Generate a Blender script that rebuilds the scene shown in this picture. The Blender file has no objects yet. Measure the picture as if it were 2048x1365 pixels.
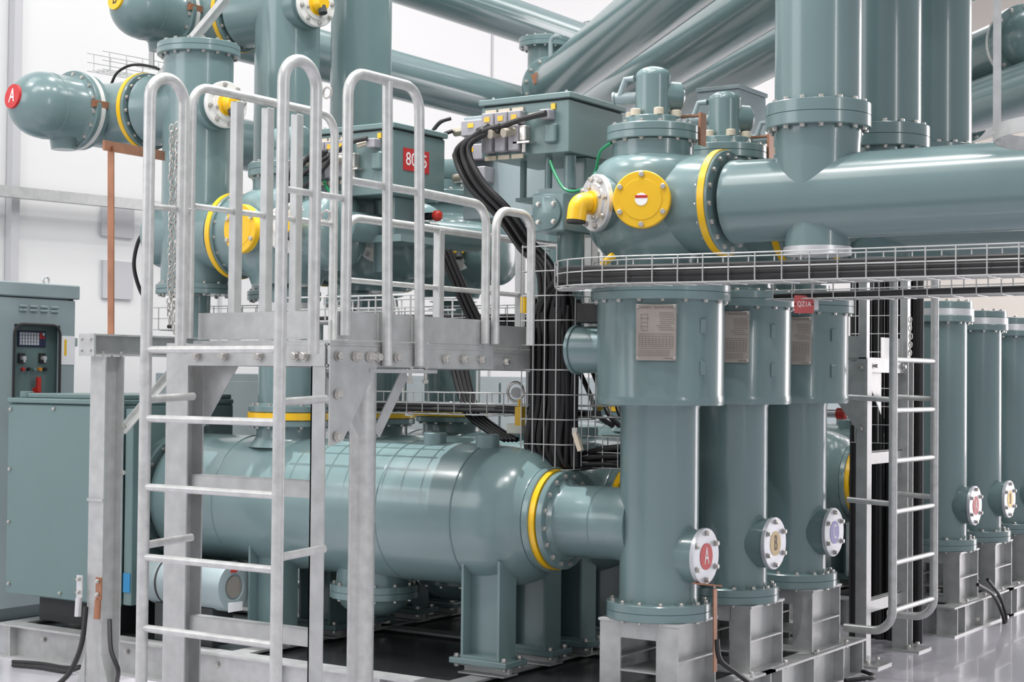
import bpy, math, random
from mathutils import Vector, Matrix, Quaternion
random.seed(7)
PI = math.pi
S = bpy.context.scene
COL = S.collection
def V(*a): return Vector(a if len(a) == 3 else a[0])
X, Y, Z = V(1, 0, 0), V(0, 1, 0), V(0, 0, 1)

# ------------------------------------------------------------------ camera
FPX, PIT, ROL, YAW, HC = 3230.46, .0233939, .00969179, -.589632, 1.70
c_, s_ = math.cos(YAW), math.sin(YAW)
r0 = V(c_, -s_, 0)
FW = V(s_, c_, 0) * math.cos(PIT) + Z * math.sin(PIT)
u0 = r0.cross(FW)
RT = r0 * math.cos(ROL) + u0 * math.sin(ROL)
UP = RT.cross(FW)
CAM = V(0, 0, HC)
def at(px, py, x=None, y=None, z=None):
    """the point of the hall where a sight line meets the plane x=, y= or z= (metres)"""
    d = RT * ((px - 1024) / FPX) - UP * ((py - 682.5) / FPX) + FW
    t = x / d.x if x is not None else (y / d.y if y is not None else (z - HC) / d.z)
    return CAM + d * t
cd = bpy.data.cameras.new('camera'); cam = bpy.data.objects.new('camera', cd); COL.objects.link(cam)
cd.sensor_width = 36; cd.sensor_fit = 'HORIZONTAL'; cd.lens = FPX * 36 / 2048; cd.clip_end = 200
m = Matrix((RT, UP, -FW)).transposed().to_4x4(); m.translation = CAM
cam.matrix_world = m; S.camera = cam
cd.dof.use_dof = False

# ------------------------------------------------------------------ materials
def nt(name):
    m = bpy.data.materials.new(name); m.use_nodes = True
    n = m.node_tree; b = n.nodes['Principled BSDF']
    return m, n, b
def mat(name, col, rough=.4, metal=0, coat=0, var=0, scale=6, bump=0, bscale=40, spec=.5, rvar=0):
    m, n, b = nt(name)
    b.inputs['Base Color'].default_value = (*col, 1); b.inputs['Roughness'].default_value = rough
    b.inputs['Metallic'].default_value = metal; b.inputs['Specular IOR Level'].default_value = spec
    if coat: b.inputs['Coat Weight'].default_value = coat; b.inputs['Coat Roughness'].default_value = .06
    if var or bump or rvar:
        tc = n.nodes.new('ShaderNodeTexCoord')
    if var or rvar:
        no = n.nodes.new('ShaderNodeTexNoise'); no.inputs['Scale'].default_value = scale; no.inputs['Detail'].default_value = 6
        n.links.new(tc.outputs['Object'], no.inputs['Vector'])
        if var:
            r = n.nodes.new('ShaderNodeValToRGB')
            r.color_ramp.elements[0].position = .3; r.color_ramp.elements[1].position = .72
            r.color_ramp.elements[0].color = (*[c * (1 - var) for c in col], 1)
            r.color_ramp.elements[1].color = (*[min(1, c * (1 + var)) for c in col], 1)
            n.links.new(no.outputs['Fac'], r.inputs['Fac']); n.links.new(r.outputs['Color'], b.inputs['Base Color'])
        if rvar:
            mr = n.nodes.new('ShaderNodeMapRange'); mr.inputs['To Min'].default_value = rough - rvar; mr.inputs['To Max'].default_value = rough + rvar
            n.links.new(no.outputs['Fac'], mr.inputs['Value']); n.links.new(mr.outputs['Result'], b.inputs['Roughness'])
    if bump:
        nb = n.nodes.new('ShaderNodeTexNoise'); nb.inputs['Scale'].default_value = bscale; nb.inputs['Detail'].default_value = 4
        bp = n.nodes.new('ShaderNodeBump'); bp.inputs['Strength'].default_value = bump; bp.inputs['Distance'].default_value = .01
        n.links.new(tc.outputs['Object'], nb.inputs['Vector']); n.links.new(nb.outputs['Fac'], bp.inputs['Height']); n.links.new(bp.outputs['Normal'], b.inputs['Normal'])
    return m
TEALC = (.155, .229, .233)
M = dict(
    teal=mat('grey_green_enamel', TEALC, .22, coat=.22, var=.04, scale=1.5, bump=.007, bscale=5),
    tealm=mat('grey_green_cabinet_paint', (.136, .206, .206), .34, var=.03, scale=2),
    tealb=mat('blue_grey_cabinet_paint', (.275, .338, .352), .4, var=.03, scale=2),
    galv=mat('galvanised_steel', (.475, .48, .475), .4, metal=.4, var=.11, scale=14, rvar=.08, bump=.05, bscale=60),
    galvt=mat('galvanised_tube', (.545, .545, .535), .36, metal=.4, var=.12, scale=22, rvar=.08, bump=.04, bscale=80),
    alu=mat('machined_aluminium', (.66, .66, .67), .33, metal=.5, var=.08, scale=12),
    plate=mat('brushed_cover_plate', (.62, .63, .66), .36, metal=.4, var=.06, scale=20),
    steel=mat('zinc_bolt_steel', (.55, .53, .5), .3, metal=.75, var=.15, scale=30),
    wire=mat('zinc_plated_wire', (.55, .55, .54), .35, metal=.55),
    yellow=mat('yellow_paint', (.80, .47, .008), .35, coat=.2),
    white=mat('white_ring_plastic', (.72, .71, .68), .45),
    cream=mat('cream_cap_plastic', (.62, .54, .42), .5),
    copper=mat('dull_copper_bar', (.36, .165, .095), .42, metal=.35, var=.2, scale=10),
    black=mat('black_cable_sheath', (.011, .010, .011), .42),
    purple=mat('brown_black_cable_sheath', (.045, .028, .03), .42),
    rubber=mat('black_rubber', (.02, .02, .02), .6),
    red=mat('red_enamel', (.52, .02, .022), .4),
    redp=mat('faded_red_plate', (.55, .10, .10), .4),
    dred=mat('red_cap', (.5, .03, .02), .4),
    green=mat('green_earth_sheath', (.0, .20, .075), .35),
    ltr=mat('white_lettering', (.86, .86, .86), .5),
    dltr=mat('dark_lettering', (.03, .028, .03), .5),
    gold=mat('pale_gold_disc', (.70, .52, .28), .45), lilac=mat('lilac_disc', (.40, .36, .62), .45),
    nplate=mat('etched_nameplate', (.36, .32, .285), .38, metal=.35, var=.08, scale=8),
    nline=mat('etched_line', (.16, .13, .11), .5),
    dark=mat('dark_recess', (.03, .035, .036), .6),
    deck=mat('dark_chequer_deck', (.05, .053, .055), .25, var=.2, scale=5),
    grate=mat('bright_grating', (.5, .5, .52), .4, metal=.4),
    conn=mat('grey_connector_hood', (.33, .32, .35), .5, var=.08, scale=10),
    brass=mat('nickel_gland', (.50, .45, .37), .32, metal=.7),
    navy=mat('navy_display', (.015, .02, .07), .3), key=mat('pale_key', (.6, .62, .66), .4),
    paper=mat('white_paper', (.82, .82, .84), .6), orange=mat('orange_lamp', (.7, .25, .02), .4),
    blue=mat('blue_sticker', (.02, .22, .45), .45), box=mat('cream_junction_box', (.68, .69, .6), .5),
)

# ------------------------------------------------------------------ mesh builder
def frame(ax):
    ax = ax.normalized(); t = Z if abs(ax.z) < .95 else X
    u = t.cross(ax).normalized(); return u, ax.cross(u), ax
class MB:
    def __init__(s): s.v = []; s.f = []; s.m = []
    def add(s, vs, fs, mi=0):
        b = len(s.v); s.v += [V(v) for v in vs]; s.f += [[i + b for i in f] for f in fs]; s.m += [mi] * len(fs); return s
    def lathe(s, prof, o=(0, 0, 0), ax=Z, n=40, mi=0, cap=True, fr=None):
        o = V(o); u, w, a = fr or frame(V(ax)); b = len(s.v); k = len(prof)
        for t, r in prof:
            for i in range(n):
                q = 2 * PI * i / n; s.v.append(o + a * t + (u * math.cos(q) + w * math.sin(q)) * max(r, 1e-5))
        for j in range(k - 1):
            for i in range(n):
                i2 = (i + 1) % n; s.f.append([b + j * n + i, b + j * n + i2, b + (j + 1) * n + i2, b + (j + 1) * n + i]); s.m.append(mi)
        if cap:
            s.f.append([b + i for i in range(n)][::-1]); s.f.append([b + (k - 1) * n + i for i in range(n)]); s.m += [mi, mi]
        return s
    def cyl(s, a, b, r, n=32, mi=0, r2=None, bev=0):
        a, b = V(a), V(b); L = (b - a).length; r2 = r if r2 is None else r2
        p = [(0, r), (L, r2)] if not bev else [(0, r - bev), (bev, r), (L - bev, r2), (L, r2 - bev)]
        return s.lathe(p, a, b - a, n, mi)
    def obox(s, c, sz, ax=(X, Y, Z), mi=0, bev=0):
        c = V(c); a, b, d = [V(q).normalized() * h / 2 for q, h in zip(ax, sz)]
        if not bev:
            vs = [c + a * i + b * j + d * k for i in (-1, 1) for j in (-1, 1) for k in (-1, 1)]
            return s.add(vs, [[0, 1, 3, 2], [4, 6, 7, 5], [0, 4, 5, 1], [2, 3, 7, 6], [0, 2, 6, 4], [1, 5, 7, 3]], mi)
        vs = []; A = [a, b, d]; N = [q.normalized() * bev for q in A]
        idx = {}
        for sx in (-1, 1):
            for sy in (-1, 1):
                for sz_ in (-1, 1):
                    sg = (sx, sy, sz_); base = c + a * sx + b * sy + d * sz_
                    for ax_ in range(3):
                        off = sum((N[k] * -sg[k] for k in range(3) if k != ax_), V(0, 0, 0))
                        idx[sg, ax_] = len(vs); vs.append(base + off)
        fs = []
        for ax_ in range(3):
            o1, o2 = [k for k in range(3) if k != ax_]
            for sg in (-1, 1):
                def g(p, q):
                    t = [0, 0, 0]; t[ax_] = sg; t[o1] = p; t[o2] = q; return tuple(t)
                fs.append([idx[g(p, q), ax_] for p, q in ((-1, -1), (1, -1), (1, 1), (-1, 1))])
            for p in (-1, 1):
                for q in (-1, 1):
                    def h(e):
                        t = [0, 0, 0]; t[ax_] = e; t[o1] = p; t[o2] = q; return tuple(t)
                    fs.append([idx[h(-1), o1], idx[h(1), o1], idx[h(1), o2], idx[h(-1), o2]])
        for sx in (-1, 1):
            for sy in (-1, 1):
                for sz_ in (-1, 1):
                    fs.append([idx[(sx, sy, sz_), k] for k in range(3)])
        return s.add(vs, fs, mi)
    def box(s, lo, hi, mi=0, bev=0):
        lo, hi = V(lo), V(hi); return s.obox((lo + hi) / 2, [abs(q) for q in hi - lo], mi=mi, bev=bev)
    def bar(s, a, b, w, h, up=Z, mi=0):
        a, b = V(a), V(b); d = (b - a); sd = d.cross(V(up)).normalized(); u = sd.cross(d).normalized()
        return s.obox((a + b) / 2, (d.length, w, h), (d, sd, u), mi)
    def hbeam(s, a, b, fl, depth, width, tf=.012, tw=.009, mi=0):
        """H section from a to b; fl = direction from one flange to the other"""
        a, b, fl = V(a), V(b), V(fl).normalized(); d = b - a; sd = d.cross(fl).normalized(); c = (a + b) / 2; L = d.length
        s.obox(c + fl * (depth - tf) / 2, (L, tf, width), (d, fl, sd), mi); s.obox(c - fl * (depth - tf) / 2, (L, tf, width), (d, fl, sd), mi)
        return s.obox(c, (L, depth - 2 * tf, tw), (d, fl, sd), mi)
    def tube(s, pts, r, n=12, mi=0, cap=True):
        pts = [V(p) for p in pts]; k = len(pts); b = len(s.v)
        T = [(pts[min(i + 1, k - 1)] - pts[max(i - 1, 0)]).normalized() for i in range(k)]
        u, w, _ = frame(T[0])
        for i in range(k):
            if i:
                q = T[i - 1].rotation_difference(T[i]); u = q @ u; w = q @ w
            for j in range(n):
                e = 2 * PI * j / n; s.v.append(pts[i] + (u * math.cos(e) + w * math.sin(e)) * r)
        for i in range(k - 1):
            for j in range(n):
                j2 = (j + 1) % n; s.f.append([b + i * n + j, b + i * n + j2, b + (i + 1) * n + j2, b + (i + 1) * n + j]); s.m.append(mi)
        if cap:
            s.f.append([b + i for i in range(n)][::-1]); s.f.append([b + (k - 1) * n + i for i in range(n)]); s.m += [mi, mi]
        return s
    def torus(s, c, ax, R, r, n=40, k=10, mi=0):
        u, w, a = frame(V(ax)); c = V(c)
        return s.tube([c + (u * math.cos(2 * PI * i / n) + w * math.sin(2 * PI * i / n)) * R for i in range(n + 1)], r, k, mi, False)
    def prism(s, pts, d, mi=0):
        """flat polygon pts extruded by vector d"""
        pts = [V(p) for p in pts]; d = V(d); n = len(pts)
        return s.add(pts + [p + d for p in pts], [list(range(n))[::-1], list(range(n, 2 * n))] + [[i, (i + 1) % n, n + (i + 1) % n, n + i] for i in range(n)], mi)
WL = {}
def thing(name, label, cat, loc, group=None):
    o = bpy.data.objects.new(name, None); COL.objects.link(o); o.location = loc; o.empty_display_size = .1
    o['label'] = label; o['category'] = cat
    if group: o['group'] = group
    WL[o.name] = V(loc); return o
def finish(me, mats, ang=32):
    for q in (mats if isinstance(mats, (list, tuple)) else [mats]): me.materials.append(M[q] if isinstance(q, str) else q)
    me.polygons.foreach_set('use_smooth', [True] * len(me.polygons)); me.set_sharp_from_angle(angle=math.radians(ang))
def fixn(me):
    import bmesh
    b = bmesh.new(); b.from_mesh(me); bmesh.ops.recalc_face_normals(b, faces=b.faces); b.to_mesh(me); b.free()
def build(name, mb, mats, parent=None, ang=32):
    off = WL[parent.name] if parent else V(0, 0, 0)
    me = bpy.data.meshes.new(name); me.from_pydata([v - off for v in mb.v], [], mb.f)
    me.polygons.foreach_set('material_index', mb.m); fixn(me); finish(me, mats, ang); me.update()
    o = bpy.data.objects.new(name, me); COL.objects.link(o)
    if parent: o.parent = parent
    WL[o.name] = off; return o
def solo(name, mb, mats, label, cat, group=None, ang=32):
    """a thing that is one mesh, its origin at the middle of its base"""
    lo = [min(v[i] for v in mb.v) for i in range(3)]; hi = [max(v[i] for v in mb.v) for i in range(3)]
    p = V((lo[0] + hi[0]) / 2, (lo[1] + hi[1]) / 2, lo[2])
    mb.v = [v - p for v in mb.v]; o = build(name, mb, mats, None, ang); o.location = p; WL[o.name] = p
    o['label'] = label; o['category'] = cat
    if group: o['group'] = group
    return o
def struct(name, mb, mats, parent=None):
    o = build(name, mb, mats, parent); o['kind'] = 'structure'; return o
BM = {}
def bolt_mesh(L, d):
    k = (round(L, 3), round(d, 4))
    if k not in BM:
        b = MB(); h = L / 2
        b.lathe([(-h - d * .9, d * .55), (h + d * .9, d * .55)], n=8)
        for sg in (-1, 1):
            b.lathe([(sg * h, d * 1.25), (sg * (h + d * .18), d * 1.25)], n=12)
            b.lathe([(sg * (h + d * .18), d), (sg * (h + d * 1.0), d), (sg * (h + d * 1.15), d * .8)], n=6)
        me = bpy.data.meshes.new('bolt'); me.from_pydata(b.v, [], b.f); fixn(me); finish(me, 'steel'); BM[k] = me
    return BM[k]
def bolt(parent, p, ax, L=.05, d=.011, name='bolt'):
    o = bpy.data.objects.new(name, bolt_mesh(L, d)); COL.objects.link(o); o.parent = parent
    o.location = V(p) - WL[parent.name]; o.rotation_mode = 'QUATERNION'; o.rotation_quaternion = Z.rotation_difference(V(ax).normalized()); return o
def ring_bolts(parent, c, ax, R, n, L=.05, d=.011, ph=0, only=None):
    u, w, a = frame(V(ax)); c = V(c)
    for i in range(n):
        q = 2 * PI * (i + ph) / n; dr = u * math.cos(q) + w * math.sin(q)
        if only is None or only(dr): bolt(parent, c + dr * R, a, L, d)
def flange(parent, c, ax, r, th, n=14, d=.0115, name='flange', m='teal', ph=.3, rin=.04, split=True, only=None):
    """two bolted collar plates centred on c"""
    h = th / 2; e = .004
    p = [(-h, r - .05), (-h, r - e), (-h + e, r), (-.002, r), (0, r - .004), (.002, r), (h - e, r), (h, r - e), (h, r - .05)] if split else [(-h, r - .05), (-h, r - e), (-h + e, r), (h - e, r), (h, r - e), (h, r - .05)]
    o = build(name, MB().lathe(p, c, ax, 64), m, parent)
    if n: ring_bolts(o, c, ax, r - .026, n, th, d, ph, only)
    return o
def smooth(pts, k=8):
    pts = [V(p) for p in pts]; out = []
    for i in range(len(pts) - 1):
        a, b = pts[max(i - 1, 0)], pts[i]; c, d = pts[i + 1], pts[min(i + 2, len(pts) - 1)]
        for j in range(k):
            t = j / k; out.append(.5 * ((2 * b) + (c - a) * t + (2 * a - 5 * b + 4 * c - d) * t * t + (3 * b - a - 3 * c + d) * t ** 3))
    return out + [pts[-1]]
def fillet(pts, r, k=7):
    pts = [V(p) for p in pts]; out = [pts[0]]
    for i in range(1, len(pts) - 1):
        a, b, c = pts[i - 1:i + 2]; d1 = (a - b).normalized(); d2 = (c - b).normalized()
        ang = d1.angle(d2); t = min(r / math.tan(ang / 2), (a - b).length * .499, (c - b).length * .499); rr = t * math.tan(ang / 2)
        ctr = b + (d1 + d2).normalized() * (rr / math.sin(ang / 2)); s0 = b + d1 * t - ctr; s1 = b + d2 * t - ctr
        for j in range(k + 1):
            q = j / k; w = s0.slerp(s1, q) if s0.length > 1e-6 else s0
            out.append(ctr + w.normalized() * rr)
    return out + [pts[-1]]
def text(name, body, size, p, nrm, up, m, parent, sx=1, ext=.0008, align='CENTER'):
    cu = bpy.data.curves.new('t', 'FONT'); cu.body = body; cu.size = size; cu.align_x = align; cu.align_y = 'CENTER'; cu.extrude = ext; cu.resolution_u = 4
    o = bpy.data.objects.new('t', cu); COL.objects.link(o); dg = bpy.context.evaluated_depsgraph_get()
    me = bpy.data.meshes.new_from_object(o.evaluated_get(dg)); bpy.data.objects.remove(o)
    n = V(nrm).normalized(); u = V(up).normalized(); r = u.cross(n).normalized()
    off = WL[parent.name]
    for v in me.vertices: v.co = V(p) - off + r * v.co.x * sx + u * v.co.y + n * v.co.z
    me.materials.clear(); me.name = name
    t = bpy.data.objects.new(name, me); me.materials.append(M[m]); COL.objects.link(t); t.parent = parent; WL[t.name] = off; return t
def dome(r, h, k=10, t0=0, sgn=1):
    """profile of a dished end: radius r bulging h past t0"""
    return [(t0 + sgn * h * math.sin(PI / 2 * i / k), r * math.cos(PI / 2 * i / k)) for i in range(k + 1)]
YA, YB, YC = 6.99, 7.78, 8.57
# ------------------------------------------------------------------ gas-insulated switchgear, one phase row at a time
def tank(y, who, bay, full=True):
    """low horizontal breaker tank, axis along x, with its legs and nozzles"""
    zc, R = .985, .372
    t = thing('circuit_breaker_tank', who, 'tank', (-5.75, y, .27), 'circuit breaker tanks' )
    prof = [(-7.06, .40), (-7.02, .40), (-7.019, .30), (-6.99, .30)] 
    sh = MB().lathe([(-7.0, .26), (-6.985, .33), (-6.95, .36), (-6.9, R), (-4.80, R), (-4.79, .369), (-4.66, .362), (-4.58, .348), (-4.52, .326), (-4.475, .296), (-4.45, .272), (-4.44, .268)], (0, y, zc), X, 72)
    for xw in (-5.28, -4.80, -6.45): sh.torus((xw, y, zc), X, R, .004, 72, 6)
    so = build('shell', sh, 'teal', t, 40)
    flange(t, (-7.045, y, zc), X, .37, .07, 18, name='rear_flange')
    # right end: collar, yellow insulating ring
    f = build('end_collar', MB().lathe([(-4.44, .2), (-4.44, .262), (-4.435, .268), (-4.405, .268), (-4.40, .264), (-4.40, .2)], (0, y, zc), X, 64), 'teal', t)
    build('insulating_ring', MB().lathe([(-4.40, .2), (-4.40, .256), (-4.368, .256), (-4.368, .2)], (0, y, zc), X, 64), 'yellow', t)
    # top nozzle with flange
    build('nozzle', MB().lathe([(1.30, .24), (1.335, .205), (1.36, .19), (1.42, .19)], (-6.2, y, 0), Z, 48), 'teal', t)
    flange(t, (-6.2, y, 1.435), Z, .236, .036, 14, name='nozzle_flange', split=False)
    for xx in (-5.13, -4.79):
        build('lifting_boss', MB().lathe([(1.30, .062), (1.405, .062), (1.41, .058)], (xx, y - .05, 0), Z, 28), 'teal', t)
    # underside port
    build('drain_port', MB().lathe([(.55, .215), (.66, .205), (.70, .24)], (-5.57, y, 0), Z, 40), 'teal', t)
    flange(t, (-5.57, y, .535), Z, .245, .075, 12, name='port_flange')
    build('port_dome', MB().lathe([(.50, .2)] + dome(.2, .11, 8, .5, -1), (-5.57, y, 0), Z, 40), 'teal', t)
    # legs
    for xx in (-6.12, -4.66):
        for sg in (-1, 1):
            yy = y + sg * .215
            l = MB().hbeam((xx, yy, .30), (xx, yy, .785), X, .235, .15, .014, .012)
            l.box((xx - .12, yy - .075, .285), (xx + .12, yy + .075, .30))
            lo = build('leg', l, 'teal', t)
            pad = build('foot_plate', MB().box((xx - .175, yy - .10, .255), (xx + .175, yy + .10, .285), bev=.004), 'teal', lo)
            for a in (-.145, .145):
                for b in (-.07, .07): bolt(lo, (xx + a, yy + b, .27), Z, .035, .014)
    return t
def ct_head(t, xc, y):
    h = MB().lathe([(1.578, .19), (1.58, .311), (1.59, .314), (1.622, .314), (1.628, .311), (2.085, .311)], (xc, y, 0), Z, 72)
    ho = build('housing', h, 'teal', t)
    flange(t, (xc, y, 2.125), Z, .343, .08, 18, name='top_flange', ph=.5)
    build('upper_neck', MB().lathe([(2.165, .26), (2.18, .26), (2.19, .21), (2.245, .205)], (xc, y, 0), Z, 48), 'teal', t)
    st = MB().cyl((xc - .29, y, 1.85), (xc - .47, y, 1.85), .118, 36).lathe([(-.485, .1), (-.485, .126), (-.465, .126), (-.465, .118)], (xc, y, 1.85), X, 36)
    build('side_stub', st, 'teal', t); build('terminal_box', MB().box((xc - .45, y - .06, 1.985), (xc - .32, y + .08, 2.085), bev=.004), 'rubber', t)
def ct(y, who, letter, plate=True, zt=0):
    """upright current transformer column on the right"""
    xc = -3.8
    t = thing('current_transformer', who, 'transformer', (xc, y, .545), 'current transformer columns')
    c = MB().lathe([(.625, .193), (1.56, .193), (1.58, .2)] if plate else [(.625, .186), (zt - .06, .186)], (xc, y, 0), Z, 56)
    build('column', c, 'teal', t)
    if not plate:
        flange(t, (xc, y, zt - .04), Z, .236, .045, 14, name='top_flange', split=False)
        build('bright_ring', MB().lathe([(zt - .017, .19), (zt - .017, .232), (zt + .03, .232), (zt + .03, .19)], (xc, y, 0), Z, 48), 'alu', t)
        flange(t, (xc, y, zt + .055), Z, .225, .05, 14, name='upper_flange', split=False, d=.013)
    else: ct_head(t, xc, y)
    flange(t, (xc, y, .585), Z, .255, .08, 14, name='bottom_flange', ph=.2)
    nz = MB().lathe([(-4.33, .21), (-4.31, .185), (-4.29, .18), (-4.02, .18), (-3.97, .19), (-3.9, .19)], (0, y, .985), X, 48)
    nz.torus((-4.105, y, .985), X, .18, .0035, 48, 6)
    build('side_nozzle', nz, 'teal', t)
    flange(t, (-4.345, y, .985), X, .25, .036, 16, name='nozzle_flange', split=False)
    # inspection port facing +x
    p = MB().lathe([(.08, .131), (.15, .131), (.236, .129)], (xc, y, .855), X, 40)
    po = build('inspection_port', p, 'teal', t)
    build('cover_plate', MB().lathe([(.237, .12), (.237, .136), (.255, .136), (.258, .133)], (xc, y, .855), X, 40), 'plate', po)
    ring_bolts(po, (xc + .247, y, .855), X, .112, 6, .03, .0125, .5)
    dc = {'A': 'red', 'B': 'gold', 'C': 'lilac'}[letter[0]] if len(letter) == 1 else {'A': 'red', 'B': 'yellow', 'C': 'lilac'}[letter[0]]
    build('phase_disc', MB().lathe([(.258, .064), (.2605, .064)], (xc, y, .855), X, 36), dc, po)
    text('phase_letter', letter[0], .115, (xc + .2612, y, .855), X, Z, 'dltr' if letter[0] == 'B' else 'ltr', po, .62)
    if plate:
        # etched nameplate held off the housing, facing the aisle at an angle
        n = V(.42, -.907, 0).normalized(); r = Z.cross(n); c0 = V(xc, y, 1.925) + n * .326
        b = MB().obox(c0, (.19, .008, .265), (r, n, Z), 0, .003)
        np_ = build('nameplate', b, 'nplate', t)
        text('heading', 'CURRENT TRANSFORMER', .0165, c0 + n * .0048 + Z * .118, n, Z, 'nline', np_, .92)
        ln = MB(); rnd = random.Random(5)
        def dash(u, v, w, hh): ln.obox(c0 + n * .0046 + r * u + Z * v, (w, .0012, hh), (r, n, Z))
        for i in range(9): dash(.045 + rnd.uniform(-.01, .01), .092 - i * .010, .07, .0018)
        for i in range(5): dash(-.055, .085 - i * .019, .045 * rnd.uniform(.5, 1), .0018)
        for u in (-.07, -.04): dash(u, .05, .0015, .07)
        dash(0, -.008, .165, .0016); dash(0, -.018, .165, .0016)
        for i in range(11): dash(-.08 + i * .016, -.043, .0013, .05)
        for i in range(5): dash(0, -.03 - i * .009, .16, .0011)
        dash(0, -.075, .165, .0016)
        for i in range(4): dash(-.01, -.086 - i * .008, .15, .0016)
        dash(.06, -.122, .04, .003)
        build('etched_table', ln, 'nline', np_)
        for a in (-.09, .09):
            for b_ in (-.126, .126): bolt(np_, c0 + r * a * .96 + Z * b_ * .95, n, .008, .0045, 'screw')
        build('plate_bracket', MB().obox(c0 - n * .014 + Z * .11, (.2, .02, .05), (r, n, Z)).obox(c0 - n * .014 - Z * .12, (.2, .02, .02), (r, n, Z)), 'teal', np_)
    if plate:
        q = V(.93, -.37, 0).normalized(); r = Z.cross(q); lug = None
        for zz in (1.76, 1.96): build('terminal_lug', MB().obox(V(xc, y, zz) + q * .314, (.03, .012, .07), (r, q, Z), 0, .003), 'teal', t)
    return t
def swivel(a): return V(-math.sin(math.radians(a)), -math.cos(math.radians(a)), 0)
def cover_port(t, c, n, r, kind):
    """round viewing port on a casting: yellow blanking cover, or bright flange with a yellow spout"""
    c = V(c); n = V(n); u = Z.cross(n)
    build('port_neck', MB().lathe([(-.16, r * .98), (-.03, r * .93), (-.015, r * .93)], c, n, 44), 'teal', t)
    if kind == 'cover':
        o = build('blank_cover', MB().lathe([(-.02, r), (.014, r), (.019, r - .005), (.019, r * .72), (.022, r * .70), (.022, r * .2), (.022, 0)], c, n, 48, cap=False), 'yellow', t)
        ring_bolts(o, c, n, r * .86, 6, .03, .0135, .5)
        k = MB().lathe([(.022, r * .22), (.025, r * .22)], c, n, 28)
        d = build('rupture_label', k, 'ltr', o)
        build('label_band', MB().obox(c + n * .0258 + Z * .012, (r * .42, .0012, .013), (u, n, Z)), 'dred', o)
    else:
        o = build('bright_flange', MB().lathe([(-.022, r * .97), (-.022, r), (.0, r), (.006, r - .006), (.006, r * .7), (.016, r * .68), (.016, r * .44), (.016, 0)], c, n, 48, cap=False), 'alu' if kind == 'spout' else 'white', t)
        ring_bolts(o, c, n, r * .84, 8, .022, .0115, .2)
        ring_bolts(o, c + n * .012, n, r * .56, 4, .014, .009, .2)
        if kind == 'spout':
            b = V(c) + n * .016
            build('spout', MB().tube(fillet([b, b + n * .075, b + n * .085 - Z * .09], .06, 8), r * .34, 24).lathe([(-.004, r * .42), (.012, r * .42)], b, n, 28), 'yellow', o)
            build('spout_mouth', MB().cyl(b + n * .085 - Z * .085, b + n * .086 - Z * .104, r * .33, 24), 'rubber', o)
        else:
            build('valve_cap', MB().lathe([(.016, r * .5), (.02, r * .36), (.07, r * .34), (.085, r * .28), (.085, 0)], c, n, 28, cap=False), 'yellow', o)
            build('valve_nose', MB().cyl(V(c) + n * .06 - Z * .02, V(c) + n * .075 - Z * .065, r * .2, 16), 'dark', o)
    return o
def disconnector(xc, y, zc, who, pcs, side, small=False, full=True):
    """pear-shaped casting on the row axis with a side flange (side=+1 right, -1 left)"""
    t = thing('disconnector', who, 'disconnector', (xc, y, zc - .31), 'disconnector castings')
    pr = [(-.30, .20), (-.26, .215), (-.23, .245), (-.19, .27), (-.13, .286), (-.02, .292), (.11, .291), (.16, .284), (.195, .268), (.22, .243), (.235, .215), (.24, .202), (.255, .20), (.315, .20)]
    b = MB().lathe(pr, (xc, y, zc), Z, 64)
    L = .36 if side > 0 else .36
    fr = frame(X * side)
    b.lathe([(0, .242), (.22, .242), (.30, .238), (L, .230)], (xc, y, zc), X * side, 56)
    q_ = .24 if side > 0 else .40
    b.lathe([(0, .225), (q_, .225)] + dome(.225, .07, 6, q_), (xc, y, zc), X * -side, 48)
    build('casting', b, 'teal', t, 45)
    # side flange pair with yellow ring
    xs = xc + side * (L + .03)
    flange(t, (xs, y, zc), X, .25, .06, 16, name='side_flange', split=False)
    build('insulating_ring', MB().lathe([(-.017, .2), (-.017, .256), (.017, .256), (.017, .2)], (xs + side * .0, y, zc), X, 64) , 'yellow', t)
    for k, n, r, kind in pcs: cover_port(t, V(xc, y, zc) + n * k, n, r, kind)
    flange(t, (xc, y, zc + .355), Z, .228, .075, 14, name='top_flange', ph=.5)
    if not small:
        zt = zc + .395
        o = build('crown_plate', MB().lathe([(0, .13), (.002, .14), (.04, .14), (.044, .136)], (xc, y, zt), Z, 40), 'teal', t)
        cp = MB()
        for i in range(6):
            q = 2 * PI * (i + .2) / 6; p = V(xc + .117 * math.cos(q), y + .117 * math.sin(q), zt + .044)
            build('bolt_cap', MB().lathe([(0, .025), (.03, .025), (.034, .021)], p, Z, 16), 'cream', o)
        ht = .30
        c = MB().lathe([(.04, .088), (ht - .05, .088)] + dome(.088, .05, 8, ht - .05), (xc, y, zt), Z, 40)
        c.cyl((xc, y, zt + .155), (xc + .085, y + .115, zt + .155), .078, 28, bev=.012)
        build('gear_head', c, 'teal', t)
        a = MB().cyl((xc - .08, y - .02, zt + .15), (xc - .19, y - .05, zt + .15), .028, 20, bev=.004).tube([(xc - .08, y - .05, zt + .24), (xc - .13, y - .05, zt + .24), (xc - .16, y - .055, zt + .16)], .016, 10)
        a.cyl((xc - .19, y - .05, zt + .15), (xc - .2, y - .053, zt + .15), .033, 20)
        build('drive_arm', a, 'tealb', t)
        build('earth_strap', MB().obox((xc + .22, y + .1, zc + .38), (.012, .06, .16)).obox((xc + .15, y + .1, zc + .45), (.14, .05, .008)), 'copper', t)
    else:
        build('gear_head', MB().lathe([(0, .12), (.03, .12), (.032, .09), (.08, .09)], (xc, y, zc + .395), Z, 32).cyl((xc - .08, y, zc + .53), (xc + .12, y, zc + .53), .085, 28, bev=.012), 'teal', t)
    # lower neck
    return t
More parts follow.
